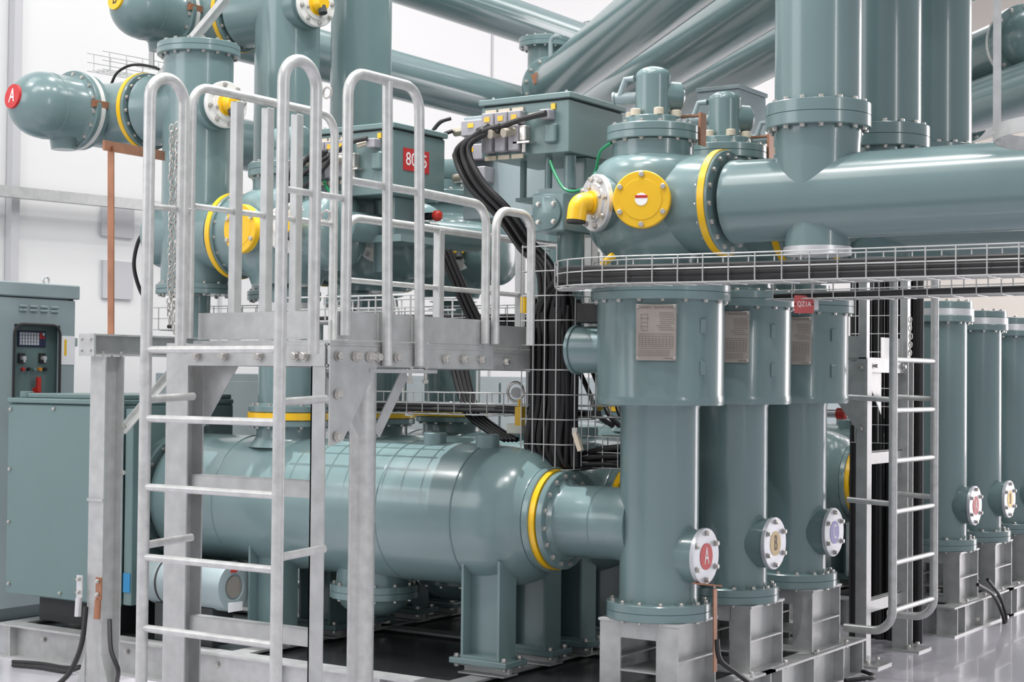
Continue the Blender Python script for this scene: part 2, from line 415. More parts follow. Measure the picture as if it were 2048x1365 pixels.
def riser(y, who, zt, zb, letter, topf=True):
    xc = -6.965
    t = thing('bus_riser', who, 'pipe', (xc, y, 1.40), 'vertical bus risers at the far end of the rows')
    b = MB().lathe([(2.24, .208), (zt, .208)], (xc, y, 0), Z, 56)
    b.lathe([(0, .205), (.34, .205), (.37, .215)], (xc, y, zb), -X, 48)
    b.lathe([(0, .205), (.24, .205), (.262, .21)], (xc, y, 2.53), X, 48)
    b.lathe([(0, .2), (.26, .2)] + dome(.2, .07, 7, .26), (xc, y, 2.55), -X, 48)
    build('tube', b, 'teal', t, 40)
    flange(t, (xc, y, 2.215), Z, .235, .06, 14, name='bottom_flange')
    build('lower_neck', MB().lathe([(1.40, .09), (2.18, .09)], (xc, y, 0), Z, 32), 'teal', t)
    if topf:
        flange(t, (xc, y, zt + .03), Z, .247, .07, 16, name='top_flange')
        build('top_cap', MB().lathe([(zt + .055, .21), (zt + .07, .21)], (xc, y, 0), Z, 40), 'teal', t)
    c = V(xc, y, zb) + V(.26, -.13, 0) ; n = V(.965, -.26, 0).normalized()
    build('port_arm', MB().cyl((xc, y, zb - .03), V(xc, y, zb - .03) + n * .26, .145, 40), 'teal', t)
    cover_port(t, V(xc + .03, y, zb - .03) + n * .285, n, .138, 'cap')
    # end bell turning toward the near wall
    xe = xc - .80
    e = thing('end_bell', 'rounded end bell with the red A disc, far left' if letter == 'A' else 'rounded end bell with the yellow B disc, cut by the top edge', 'bus end', (xe, y - .3, zb - .3), 'end bells of the bus')
    fx = xc - .40
    flange(e, (fx - .03, y, zb), X, .235, .06, 16, name='side_flange', split=False)
    build('insulating_ring', MB().lathe([(-.015, .2), (-.015, .24), (.015, .24), (.015, .2)], (fx - .035, y, zb), X, 56), 'yellow', e)
    k = MB().lathe([(0, .2), (.25, .2), (.35, .2)], (fx - .06, y, zb), -X, 48).lathe([(-.12, 0), (-.1, .13), (0, .2), (.19, .2)], (xe, y, zb), -Y, 48, cap=False)
    build('elbow', k, 'teal', e, 45)
    yf = y - .235
    flange(e, (xe, yf + .03, zb), Y, .235, .05, 16, name='bell_flange', split=False)
    build('white_ring', MB().lathe([(-.016, .2), (-.016, .24), (.016, .24), (.016, .2)], (xe, yf, zb), Y, 56), 'white', e)
    flange(e, (xe, yf - .035, zb), Y, .243, .038, 16, name='bell_collar', split=False)
    bl = MB().lathe([(0, .225), (.03, .2), (.22, .2)] + dome(.2, .215, 12, .22), (xe, yf - .045, zb), -Y, 56, cap=False)
    bl.torus((xe, yf - .235, zb), Y, .2, .003, 48, 6)
    build('bell', bl, 'teal', e, 40)
    build('drain_boss', MB().cyl((xe, yf - .1, zb - .15), (xe, yf - .1, zb - .25), .09, 28, r2=.075), 'teal', e)
    # phase disc on the dome
    n = V(.0, -1, .12).normalized(); c = V(xe, yf - .045 - .17 - .192, zb + .02)
    n = V(-.1, -.97, .12).normalized(); q_ = .045 + .22; c = V(xe, yf - q_, zb) + V(n.x * .2, n.y * .215, n.z * .2) - n * .004
    d = build('phase_disc', MB().lathe([(-.016, .074), (.005, .074)], c, n, 36), 'red' if letter == 'A' else 'yellow', e)
    text('phase_letter', letter, .12, c + n * .006, n, (Z - n * n.z), 'ltr' if letter == 'A' else 'dltr', d, .7)
    st = MB().obox((xe + .235, yf, zb + .02), (.012, .13, .04)).obox((xe + .222, yf + .065, zb + .02), (.03, .012, .04)).obox((xe + .222, yf - .065, zb + .02), (.03, .012, .04))
    build('earth_strap', st, 'copper', e)
    return t
def lower_column(x, y, who):
    """link between a tank nozzle and the casting above"""
    t = thing('nozzle_riser', who, 'pipe', (x, y, 1.453), 'columns above the tank nozzles')
    build('insulating_ring', MB().lathe([(1.455, .15), (1.455, .242), (1.495, .242), (1.495, .15)], (x, y, 0), Z, 56), 'yellow', t)
    flange(t, (x, y, 1.515), Z, .236, .036, 14, name='column_flange', split=False)
    build('tube', MB().lathe([(1.53, .2), (1.55, .183), (2.0, .183), (2.03, .14), (2.19, .12), (2.2, .16)], (x, y, 0), Z, 48), 'teal', t)
    build('white_band', MB().lathe([(2.06, .12), (2.06, .135), (2.12, .135), (2.12, .12)], (x, y, 0), Z, 40), 'alu', t)
    return t
def bus_pipe(y, who, ztop, x1):
    zc, R, xv = 2.555, .195, -2.98
    t = thing('bus_pipe', who, 'pipe', (xv, y, 2.3), 'horizontal bus pipes with tall risers')
    b = MB().lathe([(-3.40, .2), (-3.36, .2), (-3.35, .195), (x1, R)], (0, y, zc), X, 72)
    b.lathe([(0, .188), (.10, .191), (.24, .196), (.28, .2), (.33, .2)], (xv, y, zc), Z, 64)
    build('pipe', b, 'teal', t, 50)
    flange(t, (xv, y, 2.925), Z, .243, .115, 16, name='riser_flange', ph=.2, d=.013)
    build('riser_tube', MB().lathe([(2.975, .2), (ztop, .2)], (xv, y, 0), Z, 64), 'teal', t)
    s = MB().lathe([(2.29, .15), (2.43, .15)], (xv, y, 0), Z, 44)
    build('lower_stub', s, 'teal', t)
    build('white_ring', MB().lathe([(2.285, .1), (2.285, .156), (2.322, .156), (2.322, .1)], (xv, y, 0), Z, 44), 'alu', t)
    return t

PH = {'A': (YA, 'front'), 'B': (YB, 'middle'), 'C': (YC, 'rear')}
tank(YA, 'big grey-green breaker tank lying behind the near ladder, wire-mesh shadow on its top', 1)
tank(YB, 'grey-green breaker tank just behind the front one, mostly hidden by it', 1)
tank(YC, 'third grey-green breaker tank back in the near bay, almost fully hidden', 1)
ct(YA, 'front grey-green current transformer column with red A disc low on its flank', 'A')
ct(YB, 'grey-green current transformer column with pale gold B disc', 'B')
ct(YC, 'grey-green current transformer column with lilac C disc beside the far ladder', 'C')
LB = {'A': 'front', 'B': 'second', 'C': 'third'}
for L, y in (('A', YA), ('B', YB), ('C', YC)):
    w = {'A': 'pale round-bodied disconnector casting above the front transformer, yellow blank cover and yellow spout',
         'B': 'disconnector casting behind the one with the yellow cover, gear head beside the tall riser',
         'C': 'disconnector casting third in depth behind the yellow-covered one'}[L]
    disconnector(-3.85, y, 2.555, w, [(.325, swivel(-20), .138, 'cover'), (.33, swivel(29), .14, 'spout')], 1)
    w = {'A': 'disconnector casting seen through the ladder rails, yellow cover and white flange on it',
         'B': 'dark disconnector casting behind the handrail loop, white flange half hidden',
         'C': 'dark disconnector casting above the far low handrail, second white flange'}[L]
    disconnector(-6.24, y, 2.525, w, ([(.335, swivel(7), .138, 'cover'), (.33, swivel(-45), .14, 'cap')] if L == 'A' else [(.33, swivel(-45), .14, 'cap')]), -1, True)
    lower_column(-6.2, y, {'A': 'column on the front tank nozzle with a wide yellow ring, seen between ladder rungs',
                           'B': 'column with yellow ring behind the platform pillar brace', 'C': 'column with yellow ring right of the pillar brace'}[L])
    bus_pipe(y, {'A': 'nearest thick horizontal bus pipe leaving the frame at right, tall riser on it',
                 'B': 'second bus pipe with tall riser right of the front riser, flange lower', 'C': 'third bus pipe with tall riser against the beige wall'}[L], 6.5, -.9 if L == 'A' else -1.4)
riser(YA, 'flanged bus riser at upper left beside the arched ladder rail, red A', 3.625, 3.325, 'A')
riser(YB, 'taller bus riser behind the second ladder arch, yellow B', 5.6, 4.07, 'B', False)
t = thing('bus_riser', 'plain bus riser rising out of frame behind the square handrail loop', 'pipe', (-7.0, YC, 1.40), 'vertical bus risers at the far end of the rows')
build('tube', MB().lathe([(2.24, .208), (5.8, .208)], (-7.0, YC, 0), Z, 56), 'teal', t)
flange(t, (-7.0, YC, 2.215), Z, .235, .06, 14, name='bottom_flange'); build('lower_neck', MB().lathe([(1.40, .09), (2.18, .09)], (-7.0, YC, 0), Z, 32), 'teal', t)
# the next bay back
Y2 = [11.07, 11.86, 12.65]
tank(Y2[0], 'breaker tank of the next bay seen between the far ladder posts, yellow ring', 2)
tank(Y2[1], 'second breaker tank of the next bay, almost hidden behind its neighbour with the yellow ring', 2)
tank(Y2[2], 'third breaker tank of the next bay, deepest and almost fully hidden', 2)
ct(Y2[0], 'current transformer column of the next bay with red A disc, behind the far ladder', 'A2', False, 2.185)
ct(Y2[1], 'current transformer column of the next bay with yellow B disc', 'B2', False, 2.15)
ct(Y2[2], 'current transformer column cut by the right frame edge', 'C2', False, 2.13)

for i, (y, w) in enumerate(zip(Y2, ('first', 'second', 'third'))):
    disconnector(-6.24, y, 2.525, w + ' dark casting of the next bay, behind the upper drive box and its leads', [(.33, swivel(-45), .14, 'cap')], -1, True)
    lower_column(-6.2, y, 'nozzle riser of the next bay, %s in depth, dim behind the upright tray' % w)
    t = thing('bus_riser', 'upright riser of the next bay, %s in depth behind the upper drive box' % w, 'pipe', (-6.965, y, 1.4), 'risers of the next bay')
    build('tube', MB().lathe([(2.24, .208), (3.3 + .1 * i, .208)], (-6.965, y, 0), Z, 48).lathe([(0, .205), (.262, .21)], (-6.965, y, 2.53), X, 40), 'teal', t)
    build('lower_neck', MB().lathe([(1.40, .09), (2.24, .09)], (-6.965, y, 0), Z, 28), 'teal', t); flange(t, (-6.965, y, 2.215), Z, .235, .06, 0, name='bottom_flange')
# ------------------------------------------------------------------ drive boxes
def drive_box(lo, hi, who, sign):
    x0, y0, z0 = lo; x1, y1, z1 = hi
    t = thing('drive_box', who, 'switchgear box', ((x0 + x1) / 2, (y0 + y1) / 2, z0), 'disconnector drive boxes')
    build('case', MB().box(lo, hi, bev=.004), 'tealm', t)
    build('lid', MB().box((x0 - .012, y0 - .015, z1 + .008), (x1 + .015, y1 + .012, z1 + .038), bev=.004), 'tealm', t)
    build('gasket', MB().box((x0 + .01, y0 + .008, z1 - .001), (x1 - .008, y1 - .008, z1 + .009)), 'rubber', t)
    for p in ((x1 - .03, y0 + .02), (x0 + .06, y0 + .02), (x1 - .03, y1 - .05)): bolt(t, (p[0], p[1], z1 + .03), Z, .024, .008)
    # connector hoods on the front
    for i in range(3):
        xx = x0 + .03 + i * .085
        h = build('connector', MB().box((xx, y0 - .05, z1 - .11), (xx + .078, y0, z1 - .04), bev=.004).box((xx + .008, y0 - .06, z1 - .25), (xx + .07, y0, z1 - .115), bev=.006), 'conn', t)
        build('gland', MB().cyl((xx + .04, y0 - .05, z1 - .15), (xx + .02, y0 - .12, z1 - .165), .024, 16), 'brass', h)
        build('tag', MB().box((xx + .022, y0 - .053, z1 - .088), (xx + .055, y0 - .05, z1 - .062)), 'yellow', h)
        build('latch', MB().box((xx, y0 - .012, z1 - .036), (xx + .07, y0, z1 - .018)).box((xx, y0 - .012, z1 - .285), (xx + .07, y0, z1 - .262)), 'cream', h)
    xx = x1 - .115
    h = build('connector', MB().obox((xx, y0 - .03, z1 - .075), (.06, .06, .05), (X, Y, Z), 0, .004), 'conn', t)
    build('gland', MB().cyl((xx - .03, y0 - .035, z1 - .07), (xx - .10, y0 - .045, z1 - .08), .016, 14), 'brass', h)
    build('tag', MB().box((xx + .01, y0 - .01, z1 - .045), (xx + .035, y0 - .002, z1 - .015)), 'yellow', h)
    lk = MB().box((xx - .16, y0 - .05, z1 - .20), (xx - .12, y0, z1 - .12), bev=.005).box((xx - .19, y0 - .06, z1 - .215), (xx - .09, y0, z1 - .205)).cyl((xx - .14, y0 - .03, z1 - .20), (xx - .14, y0 - .03, z1 - .26), .012, 12)
    build('lock_bracket', lk, 'steel', t)
    build('pressed_cover', MB().box((xx - .02, y0 - .03, z1 - .22), (xx + .05, y0, z1 - .12), bev=.008), 'tealm', t)
    if sign:
        s = build('number_plate', MB().box((x1, y0 + .09, z1 - .215), (x1 + .004, y0 + .325, z1 - .09)), 'red', t)
        text('number', '8025', .105, (x1 + .0045, y0 + .2075, z1 - .153), X, Z, 'ltr', s, .95)
    return t
b1 = drive_box((-6.05, 7.0, 2.715), (-5.482, 7.48, 3.07), 'pale grey-green drive box with the red number plate, behind the handrails', True)
b2 = drive_box((-4.89, 7.0, 2.865), (-4.345, 7.55, 3.135), 'larger grey-green drive box left of the gear head, black cables curving from it', False)
t = thing('drive_box', 'second box tucked behind the upper drive box, grey connectors at its left end', 'switchgear box', (-5.2, 7.9, 2.7), 'disconnector drive boxes')
build('case', MB().box((-5.45, 7.62, 2.62), (-4.55, 8.1, 3.22), bev=.004), 'tealb', t)
for i, z in enumerate((3.13, 2.99, 2.86)):
    h = build('connector', MB().box((-5.40, 7.52, z - .04), (-5.23, 7.62, z + .05), bev=.005), 'conn', t)
    build('gland', MB().cyl((-5.40, 7.56, z), (-5.47, 7.56, z - .005), .026, 14), 'brass', h)
    build('tag', MB().box((-5.35, 7.517, z + .005), (-5.31, 7.52, z + .03)), 'yellow', h)
# mechanisms below the boxes
t = thing('gear_stand', 'dark green gear housing with round bolted cover under the upper drive box', 'gearbox', (-4.46, 7.2, 1.9), 'gear columns under the drive boxes')
g = MB().box((-4.57, 7.0, 2.46), (-4.37, 7.42, 2.66), bev=.008).box((-4.56, 7.05, 2.66), (-4.38, 7.4, 2.69))
build('housing', g, 'teal', t)
c = build('round_cover', MB().lathe([(0, .085), (.012, .085), (.015, .08)], (-4.47, 6.998, 2.555), -Y, 36), 'teal', t)
ring_bolts(c, (-4.47, 6.992, 2.555), -Y, .066, 4, .02, .011, .5)
build('shaft_column', MB().lathe([(1.9, .075), (2.46, .075)], (-4.45, 7.2, 0), Z, 28).cyl((-4.53, 7.1, 2.69), (-4.53, 7.1, 2.86), .02, 14).cyl((-4.40, 7.1, 2.69), (-4.40, 7.1, 2.86), .032, 16).box((-4.47, 7.2, 2.69), (-4.36, 7.32, 2.86)), 'teal', t)
build('support_bracket', MB().box((-4.75, 7.12, 2.64), (-4.56, 7.3, 2.66)).cyl((-4.72, 7.15, 2.66), (-4.72, 7.15, 2.86), .018, 12), 'tealm', t)
t = thing('gear_stand', 'drive linkage with warning labels under the box with the red plate', 'gearbox', (-5.75, 7.2, 2.4), 'gear columns under the drive boxes')
build('housing', MB().box((-5.95, 7.1, 2.46), (-5.5, 7.4, 2.50)).box((-5.9, 7.12, 2.50), (-5.84, 7.36, 2.71)).box((-5.62, 7.12, 2.50), (-5.56, 7.36, 2.71)).cyl((-5.75, 7.25, 2.3), (-5.75, 7.25, 2.71), .05, 20), 'teal', t)
build('red_label', MB().box((-5.83, 7.095, 2.51), (-5.79, 7.10, 2.57)), 'dred', t); build('white_label', MB().box((-5.785, 7.095, 2.51), (-5.70, 7.10, 2.57)), 'paper', t)

t = thing('linkage_tube', 'horizontal grey-green tube with a domed end linking the castings behind the handrails', 'tube', (-5.78, 7.9, 2.35))
a_, b_ = at(690, 452, y=6.95), at(955, 478, y=7.95)
d_ = (b_ - a_); build('tube', MB().lathe([(0, .085), (d_.length - .02, .085)] + dome(.085, .06, 6, d_.length - .02), a_, d_, 32), 'teal', t)
build('clamp_ring', MB().lathe([(d_.length * .5, .1), (d_.length * .55, .1)], a_, d_, 32), 'teal', t)
t = thing('drive_box', 'blue-grey drive box far back beside the second gear head, near the tall front riser', 'switchgear box', at(1470, 240, y=10.4), 'disconnector drive boxes')
p_ = at(1478, 177, y=10.4); build('case', MB().box((p_.x - .33, 10.4, p_.z - .42), (p_.x, 10.85, p_.z), bev=.005), 'tealb', t)
build('lid', MB().box((p_.x - .34, 10.385, p_.z), (p_.x + .012, 10.86, p_.z + .03), bev=.004), 'tealb', t)
build('stand', MB().box((p_.x - .2, 10.6, 0), (p_.x - .12, 10.68, p_.z - .42)), 'galv', t)
# ------------------------------------------------------------------ near ladder and walkway
def ladder(a, out, acr, w, zr, who, ztop, zbot, arch=True):
    """a = foot of the first stile, out = outward direction, acr = across, w = width"""
    a, out, acr = V(a), V(out), V(acr)
    t = thing('access_ladder', who, 'ladder', a + acr * w / 2, 'fixed ladders')
    R = .145
    for k in (0, 1):
        p = a + acr * w * k
        pts = [p - out * .195 + Z * 1.79, p - out * .195 + Z * ztop, p + Z * ztop, p + Z * zbot, p - out * .28 + Z * zbot]
        if arch is False: pts = [p + Z * ztop, p + Z * zbot, p - out * .29 + Z * zbot]
        build('stile', MB().tube(fillet(pts, .0974 if arch else .12, 12), .0245, 18), 'galvt', t)
        for zz in (1.60, 1.0):
            build('standoff', MB().cyl(p + Z * zz, p - out * .275 + Z * (zz + .012), .0165, 14), 'galvt', t)
    for z in zr:
        build('rung', MB().cyl(a + Z * z, a + acr * w + Z * z, .0155, 14), 'galvt', t)
    return t
ladder((-4.96, 4.7, 0), -Y, X, .735, [1.805, 1.522, 1.24, .952, .662, .372, .09], 'galvanised ladder with tall arched tops at the left front', 2.945, .03)
ladder((-3.35, 8.965, 0), X, Y, .70, [1.832, 1.538, 1.246, .952, .658, .385], 'galvanised ladder standing between the two bays at the right', 2.8, .265, False)

t = thing('access_platform', 'galvanised walkway with handrails behind the near ladder, on a round pillar', 'platform', (-4.6, 5.6, 0))
XL, XR, XJ, Y0, YJ, YE = -5.0, -4.235, -4.60, 5.0, 6.17, 9.3
# front posts of the walkway
for xx, sg in ((-5.085, 1), (-4.285, -1)):
    if sg > 0: p = MB().hbeam((xx, Y0 + .05, .012), (xx, Y0 + .05, 1.84), Y, .10, .13, .008, .007)
    else: p = MB().box((-4.325, Y0, .012), (-4.318, Y0 + .075, 1.84)).box((-4.325, Y0, .012), (-4.25, Y0 + .007, 1.84))
    po = build('post', p, 'galv', t)
    build('foot_plate', MB().box((xx - .1, Y0 - .06, 0), (xx + .1, Y0 + .16, .012)), 'galv', po)
build('deck', MB().box((XL, Y0 + .01, 1.832), (XR, YJ, 1.85)).box((XL, YJ, 1.832), (XJ, YE, 1.85)), 'galv', t)
# edge channels
def channel(p, q, out):
    p, q, out = V(p), V(q), V(out); c = MB(); d = (q - p).normalized()
    c.bar(p + Z * 1.79, q + Z * 1.79, .008, .09, Z).bar(p + Z * 1.747 - out * .025, q + Z * 1.747 - out * .025, .06, .007, Z).bar(p + Z * 1.833 - out * .025, q + Z * 1.833 - out * .025, .06, .007, Z)
    return c
ch = build('edge_channel', channel((-5.02, Y0, 0), (-4.25, Y0, 0), -Y), 'galv', t)
for x in (-4.96, -4.80, -4.60, -4.40, -4.35): bolt(ch, (x, Y0 - .008, 1.784), -Y, .014, .0165)
ch = build('edge_channel', channel((XR, Y0, 0), (XR, YJ, 0), X), 'galv', t)
for y_ in (5.04, 5.17, 5.24, 5.30, 5.34, 5.43, 5.58, 5.78, 5.92, 6.06): bolt(ch, (XR + .01, y_, 1.785), X, .014, .0165)
ch = build('edge_channel', channel((XJ, YJ, 0), (XJ, YE, 0), X), 'galv', t)
for y_ in (6.3, 6.5, 6.8, 7.2): bolt(ch, (XJ + .01, y_, 1.785), X, .014, .0165)
build('edge_channel', channel((XL, Y0, 0), (XL, YE, 0), -X), 'galv', t)
build('edge_channel', channel((XJ, YJ, 0), (XR, YJ, 0), Y), 'galv', t)
for a, b in (((-4.99, Y0 + .03), (-4.33, Y0 + .03)), ((XR - .01, Y0 + .06), (XR - .01, 5.325)), ((XR - .01, 5.33), (XR - .01, 5.56)), ((XR - .01, 5.565), (XR - .01, YJ)), ((XJ - .01, YJ), (XJ - .01, YE)), ((XL + .01, 5.9), (XL + .01, YE))):
    build('toe_board', MB().bar(V(a[0], a[1], 1.912), V(b[0], b[1], 1.912), .005, .115, Z), 'galv', t)
# gussets and braces
g = build('gusset', MB().prism([(XR + .004, Y0, 1.825), (XR + .004, Y0 + .30, 1.825), (XR + .004, Y0 + .30, 1.74), (XR + .004, Y0 + .085, 1.44), (XR + .004, Y0, 1.42)], (.007, 0, 0)), 'galv', t)
for y_, z in ((.04, 1.785), (.15, 1.785), (.26, 1.785), (.04, 1.63), (.04, 1.46)): bolt(g, (XR + .011, Y0 + y_, z), X, .014, .0165)
build('gusset', MB().prism([(-5.02, Y0 + .10, 1.75), (-4.82, Y0 + .10, 1.75), (-5.02, Y0 + .10, 1.48)], (0, .007, 0)), 'galv', t)
pl = build('pillar', MB().lathe([(.012, .0575), (1.735, .0575)], (-4.385, 5.41, 0), Z, 32), 'galvt', t)
build('foot_plate', MB().box((-4.5, 5.3, 0), (-4.27, 5.52, .012)), 'galv', pl)
build('head_plate', MB().box((-4.46, 5.25, 1.72), (-4.22, 5.72, 1.735)), 'galv', pl)
for sg in (-1, 1):
    b = build('brace', MB().bar(V(-4.35, 5.41 + sg * .05, 1.46), V(-4.35, 5.41 + sg * .245, 1.72), .055, .006, X), 'galv', t)
    build('brace', MB().bar(V(-4.385 - .02, 5.41 + sg * .02, 1.46), V(-4.62, 5.41 + sg * .02, 1.72), .055, .006, Y), 'galv', t)
for y_ in (5.55, 5.66): bolt(pl, (-4.24, y_, 1.715), Z, .05, .013)
# far pillar of the walkway
pl = build('pillar', MB().hbeam((-4.75, 7.4, .012), (-4.75, 7.4, 1.74), X, .12, .12, .008, .007).prism([(-4.69, 7.4, 1.74), (-4.55, 7.4, 1.74), (-4.69, 7.4, 1.55)], (0, .007, 0)), 'galv', t)
build('foot_plate', MB().box((-4.85, 7.3, 0), (-4.65, 7.5, .012)), 'galv', pl)
# cross ties between the two front posts
for z0 in (1.205, .60): build('cross_tie', MB().box((-5.02, Y0 + .03, z0), (-4.32, Y0 + .036, z0 + .07)).box((-5.02, Y0 + .03, z0 + .064), (-4.32, Y0 + .08, z0 + .07)), 'galv', t)
# handrails
rt = .0205
def rail(name, pts, r=rt, fr=.1): return build(name, MB().tube(fillet(pts, fr, 8), r, 16), 'galvt', t)
def rpost(x, y, zt, zb=1.85):
    build('rail_post', MB().box((x - .0225, y - .003, zb), (x + .0225, y + .003, zt)).box((x + .0165, y - .02, zb), (x + .0225, y + .02, zt)), 'galv', t)
rail('handrail', [(XL, Y0 - .02, 1.86), (XL, Y0 - .02, 2.95), (XL, 5.93, 2.95), (XL, 5.93, 1.86)])
for y_ in (5.26, 5.46, 5.66): build('rail_post', MB().obox((XL, y_, 2.385), (.045, .045, 1.07), bev=.004), 'galv', t)
rail('mid_rail', [(XL, Y0, 2.43), (XL, 5.93, 2.43)], .0135)
rail('mid_rail', [(-4.96, 4.72, 2.40), (XL, Y0, 2.41)], .0135)
rail('mid_rail', [(-4.225, 4.72, 2.43), (-4.235, 5.09, 2.43)], .0135)
lp = rail('gate_loop', [(XR + .012, 5.09, 1.87), (XR + .012, 5.09, 2.955), (XR + .012, 5.57, 2.955), (XR + .03, 5.57, 1.75)], .0225)
build('rail_post', MB().cyl((XR + .03, 5.345, 1.75), (XR + .014, 5.345, 2.95), .0225, 16), 'galvt', t)
rail('mid_rail', [(XR + .012, 5.09, 2.505), (XR + .012, 5.57, 2.505)], .0165)
rail('handrail', [(XR + .012, 5.57, 2.505), (XR + .012, 6.09, 2.495), (XR + .012, 6.09, 1.86)])
rail('handrail', [(XR + .012, 6.17, 1.86), (XR + .012, 6.17, 2.485), (XR + .012, 6.47, 2.485), (XR + .012, 6.47, 1.86)], rt, .09)
rail('handrail', [(XL, 6.02, 1.86), (XL, 6.02, 2.475), (XL, 9.2, 2.475), (XL, 9.2, 1.86)])
rail('mid_rail', [(XL, 6.02, 2.17), (XL, 9.2, 2.17)], .0135)
for y_ in (6.78, 7.55, 8.4): build('rail_post', MB().obox((XL, y_, 2.165), (.045, .045, .62), bev=.004), 'galv', t)
build('rail_post', MB().obox((XJ + .02, 7.62, 2.2), (.05, .07, .8), bev=.004), 'galv', t)
for z in (2.85, 2.35): build('chain_eye', MB().torus((-4.245, 4.985, z), Y, .022, .005, 20, 8), 'steel', t)
# safety chain hanging beside the left rail
def chain(top, n, who, step=.0265):
    mb = MB(); rr = random.Random(3)
    p = V(top)
    for i in range(n):
        c = p - Z * step * i + V(rr.uniform(-.004, .004), rr.uniform(-.002, .002), 0); q = .25 + PI / 2 * (i % 2) + rr.uniform(-.2, .2)
        d = V(math.cos(q), math.sin(q), 0); ring = []
        for j in range(13):
            e = 2 * PI * j / 12; ring.append(c + d * math.cos(e) * .0095 + Z * math.sin(e) * .019)
        mb.tube(ring, .0033, 6, 0, False)
    return mb
mb = chain((-5.045, 4.94, 2.77), 34, '')
c2 = chain((-5.066, 4.93, 2.76), 32, ''); mb.add(c2.v, c2.f)
solo('safety_chain', mb, 'steel', 'thin steel safety chain hanging doubled beside the left arched rail', 'chain')
c2 = chain((-3.60, 9.93, 2.1), 9, '')
solo('safety_chain', c2, 'steel', 'short end of safety chain on the far ladder post, under the cable tray', 'chain')

# ------------------------------------------------------------------ far walkway end between the bays
t = thing('access_platform', 'end of the galvanised walkway between the bays, behind the right-hand ladder', 'platform', (-3.7, 9.6, 0))
for yy in (9.285, 9.985):
    if yy < 9.5: p = MB().box((-3.70, yy - .006, .012), (-3.63, yy, 1.84)).box((-3.636, yy - .0, .012), (-3.63, yy + .07, 1.84))
    else: p = MB().hbeam((-3.665, yy, .012), (-3.665, yy, 1.84), Y, .10, .10, .008, .007)
    po = build('post', p, 'galv', t); build('foot_plate', MB().box((-3.79, yy - .1, 0), (-3.52, yy + .13, .012)), 'galv', po)
    for a in (-.1, .1): bolt(po, (-3.6, yy + a * .8 + .02, .012), Z, .03, .012)
    build('rail_post', MB().obox((-3.665, yy + .03, 2.25), (.05, .05, .82)), 'galv', t)
ch = build('edge_channel', MB().box((-3.65, 9.29, 1.76), (-3.642, 9.97, 1.85)).box((-3.70, 9.29, 1.842), (-3.64, 9.97, 1.85)), 'galv', t)
for y_ in (9.42, 9.9): bolt(ch, (-3.638, y_, 1.80), X, .012, .014)
for z in (1.20, .30): build('cross_tie', MB().box((-3.66, 9.29, z), (-3.652, 9.97, z + .075)).box((-3.70, 9.29, z + .07), (-3.652, 9.97, z + .077)), 'galv', t)
build('deck', MB().box((-5.4, 9.3, 1.835), (-3.66, 9.97, 1.85)), 'galv', t)
g = build('gusset', MB().prism([(-3.64, 9.28, 1.825), (-3.95, 9.278, 1.825), (-3.95, 9.278, 1.75), (-3.70, 9.278, 1.42), (-3.64, 9.278, 1.40)], (0, -.007, 0)), 'galv', t)
for z in (1.79, 1.60, 1.42): bolt(g, (-3.665, 9.27, z), -Y, .012, .014)
build('toe_board', MB().box((-5.4, 9.29, 1.85), (-3.66, 9.295, 1.98)).box((-3.68, 9.62, 1.85), (-3.675, 9.97, 1.98)), 'galv', t)
build('gusset', MB().prism([(-3.67, 9.33, 1.76), (-3.67, 9.6, 1.76), (-3.67, 9.6, 1.5)], (.005, 0, 0)), 'galv', t)
# ladder cage hoop near the upper right corner
t = thing('cage_hoop', 'curved flat steel hoop with an upright strap at the upper right corner', 'ladder cage', at(1996, 272, y=6.05))
hr = .36; L_ = at(1996, 262, y=6.05); c0 = L_ + V(.83, .556, 0) * hr; k = 40; hz = L_.z
hp = MB(); n0 = len(hp.v)
for i in range(k + 1):
    q = math.radians(95 + 237 * i / k); d = V(math.cos(q), math.sin(q), 0)
    hp.v += [c0 + d * hr - Z * .028, c0 + d * hr + Z * .028, c0 + d * (hr - .006) + Z * .028, c0 + d * (hr - .006) - Z * .028]
for i in range(k):
    for j in range(4):
        hp.f.append([4 * i + j, 4 * i + (j + 1) % 4, 4 * i + 4 + (j + 1) % 4, 4 * i + 4 + j]); hp.m.append(0)
hp.f += [[0, 1, 2, 3], [4 * k, 4 * k + 1, 4 * k + 2, 4 * k + 3]]; hp.m += [0, 0]
build('hoop', hp, 'galv', t)
s0 = c0 + V(-.93, -.36, 0) * (hr - .01)
build('strap', MB().bar(s0 - Z * .03, s0 + Z * 2.0, .006, .03, V(-.93, -.36, 0)), 'galv', t)
bolt(t, s0 + V(.005, 0, 0), V(.93, .36, 0), .014, .01)

# ------------------------------------------------------------------ gantry post with beam and brace
t = thing('support_post', 'galvanised post with a cross beam on top, in front of the cabinet', 'post', (-6.68, 6.05, 0))
po = build('post', MB().hbeam((-6.69, 6.06, .014), (-6.69, 6.06, 1.80), Y, .135, .115, .009, .008), 'galv', t)
build('foot_plate', MB().box((-6.82, 5.95, 0), (-6.56, 6.2, .014)).prism([(-6.63, 5.985, .014), (-6.56, 5.985, .014), (-6.63, 5.985, .2)], (0, .008, 0)).prism([(-6.75, 5.985, .014), (-6.82, 5.985, .014), (-6.75, 5.985, .2)], (0, .008, 0)), 'galv', po)
bm = build('cross_beam', MB().hbeam((-6.70, 5.93, 1.862), (-6.70, 6.72, 1.862), Z, .115, .11, .009, .008).box((-6.76, 5.918, 1.80), (-6.64, 5.93, 1.92)), 'galv', t)
for a in (-6.735, -6.665):
    for b in (1.83, 1.89): bolt(bm, (a, 5.918, b), -Y, .01, .006)
for a in (-6.735, -6.66):
    for b in (6.0, 6.13): bolt(bm, (a, b, 1.80), Z, .03, .011)
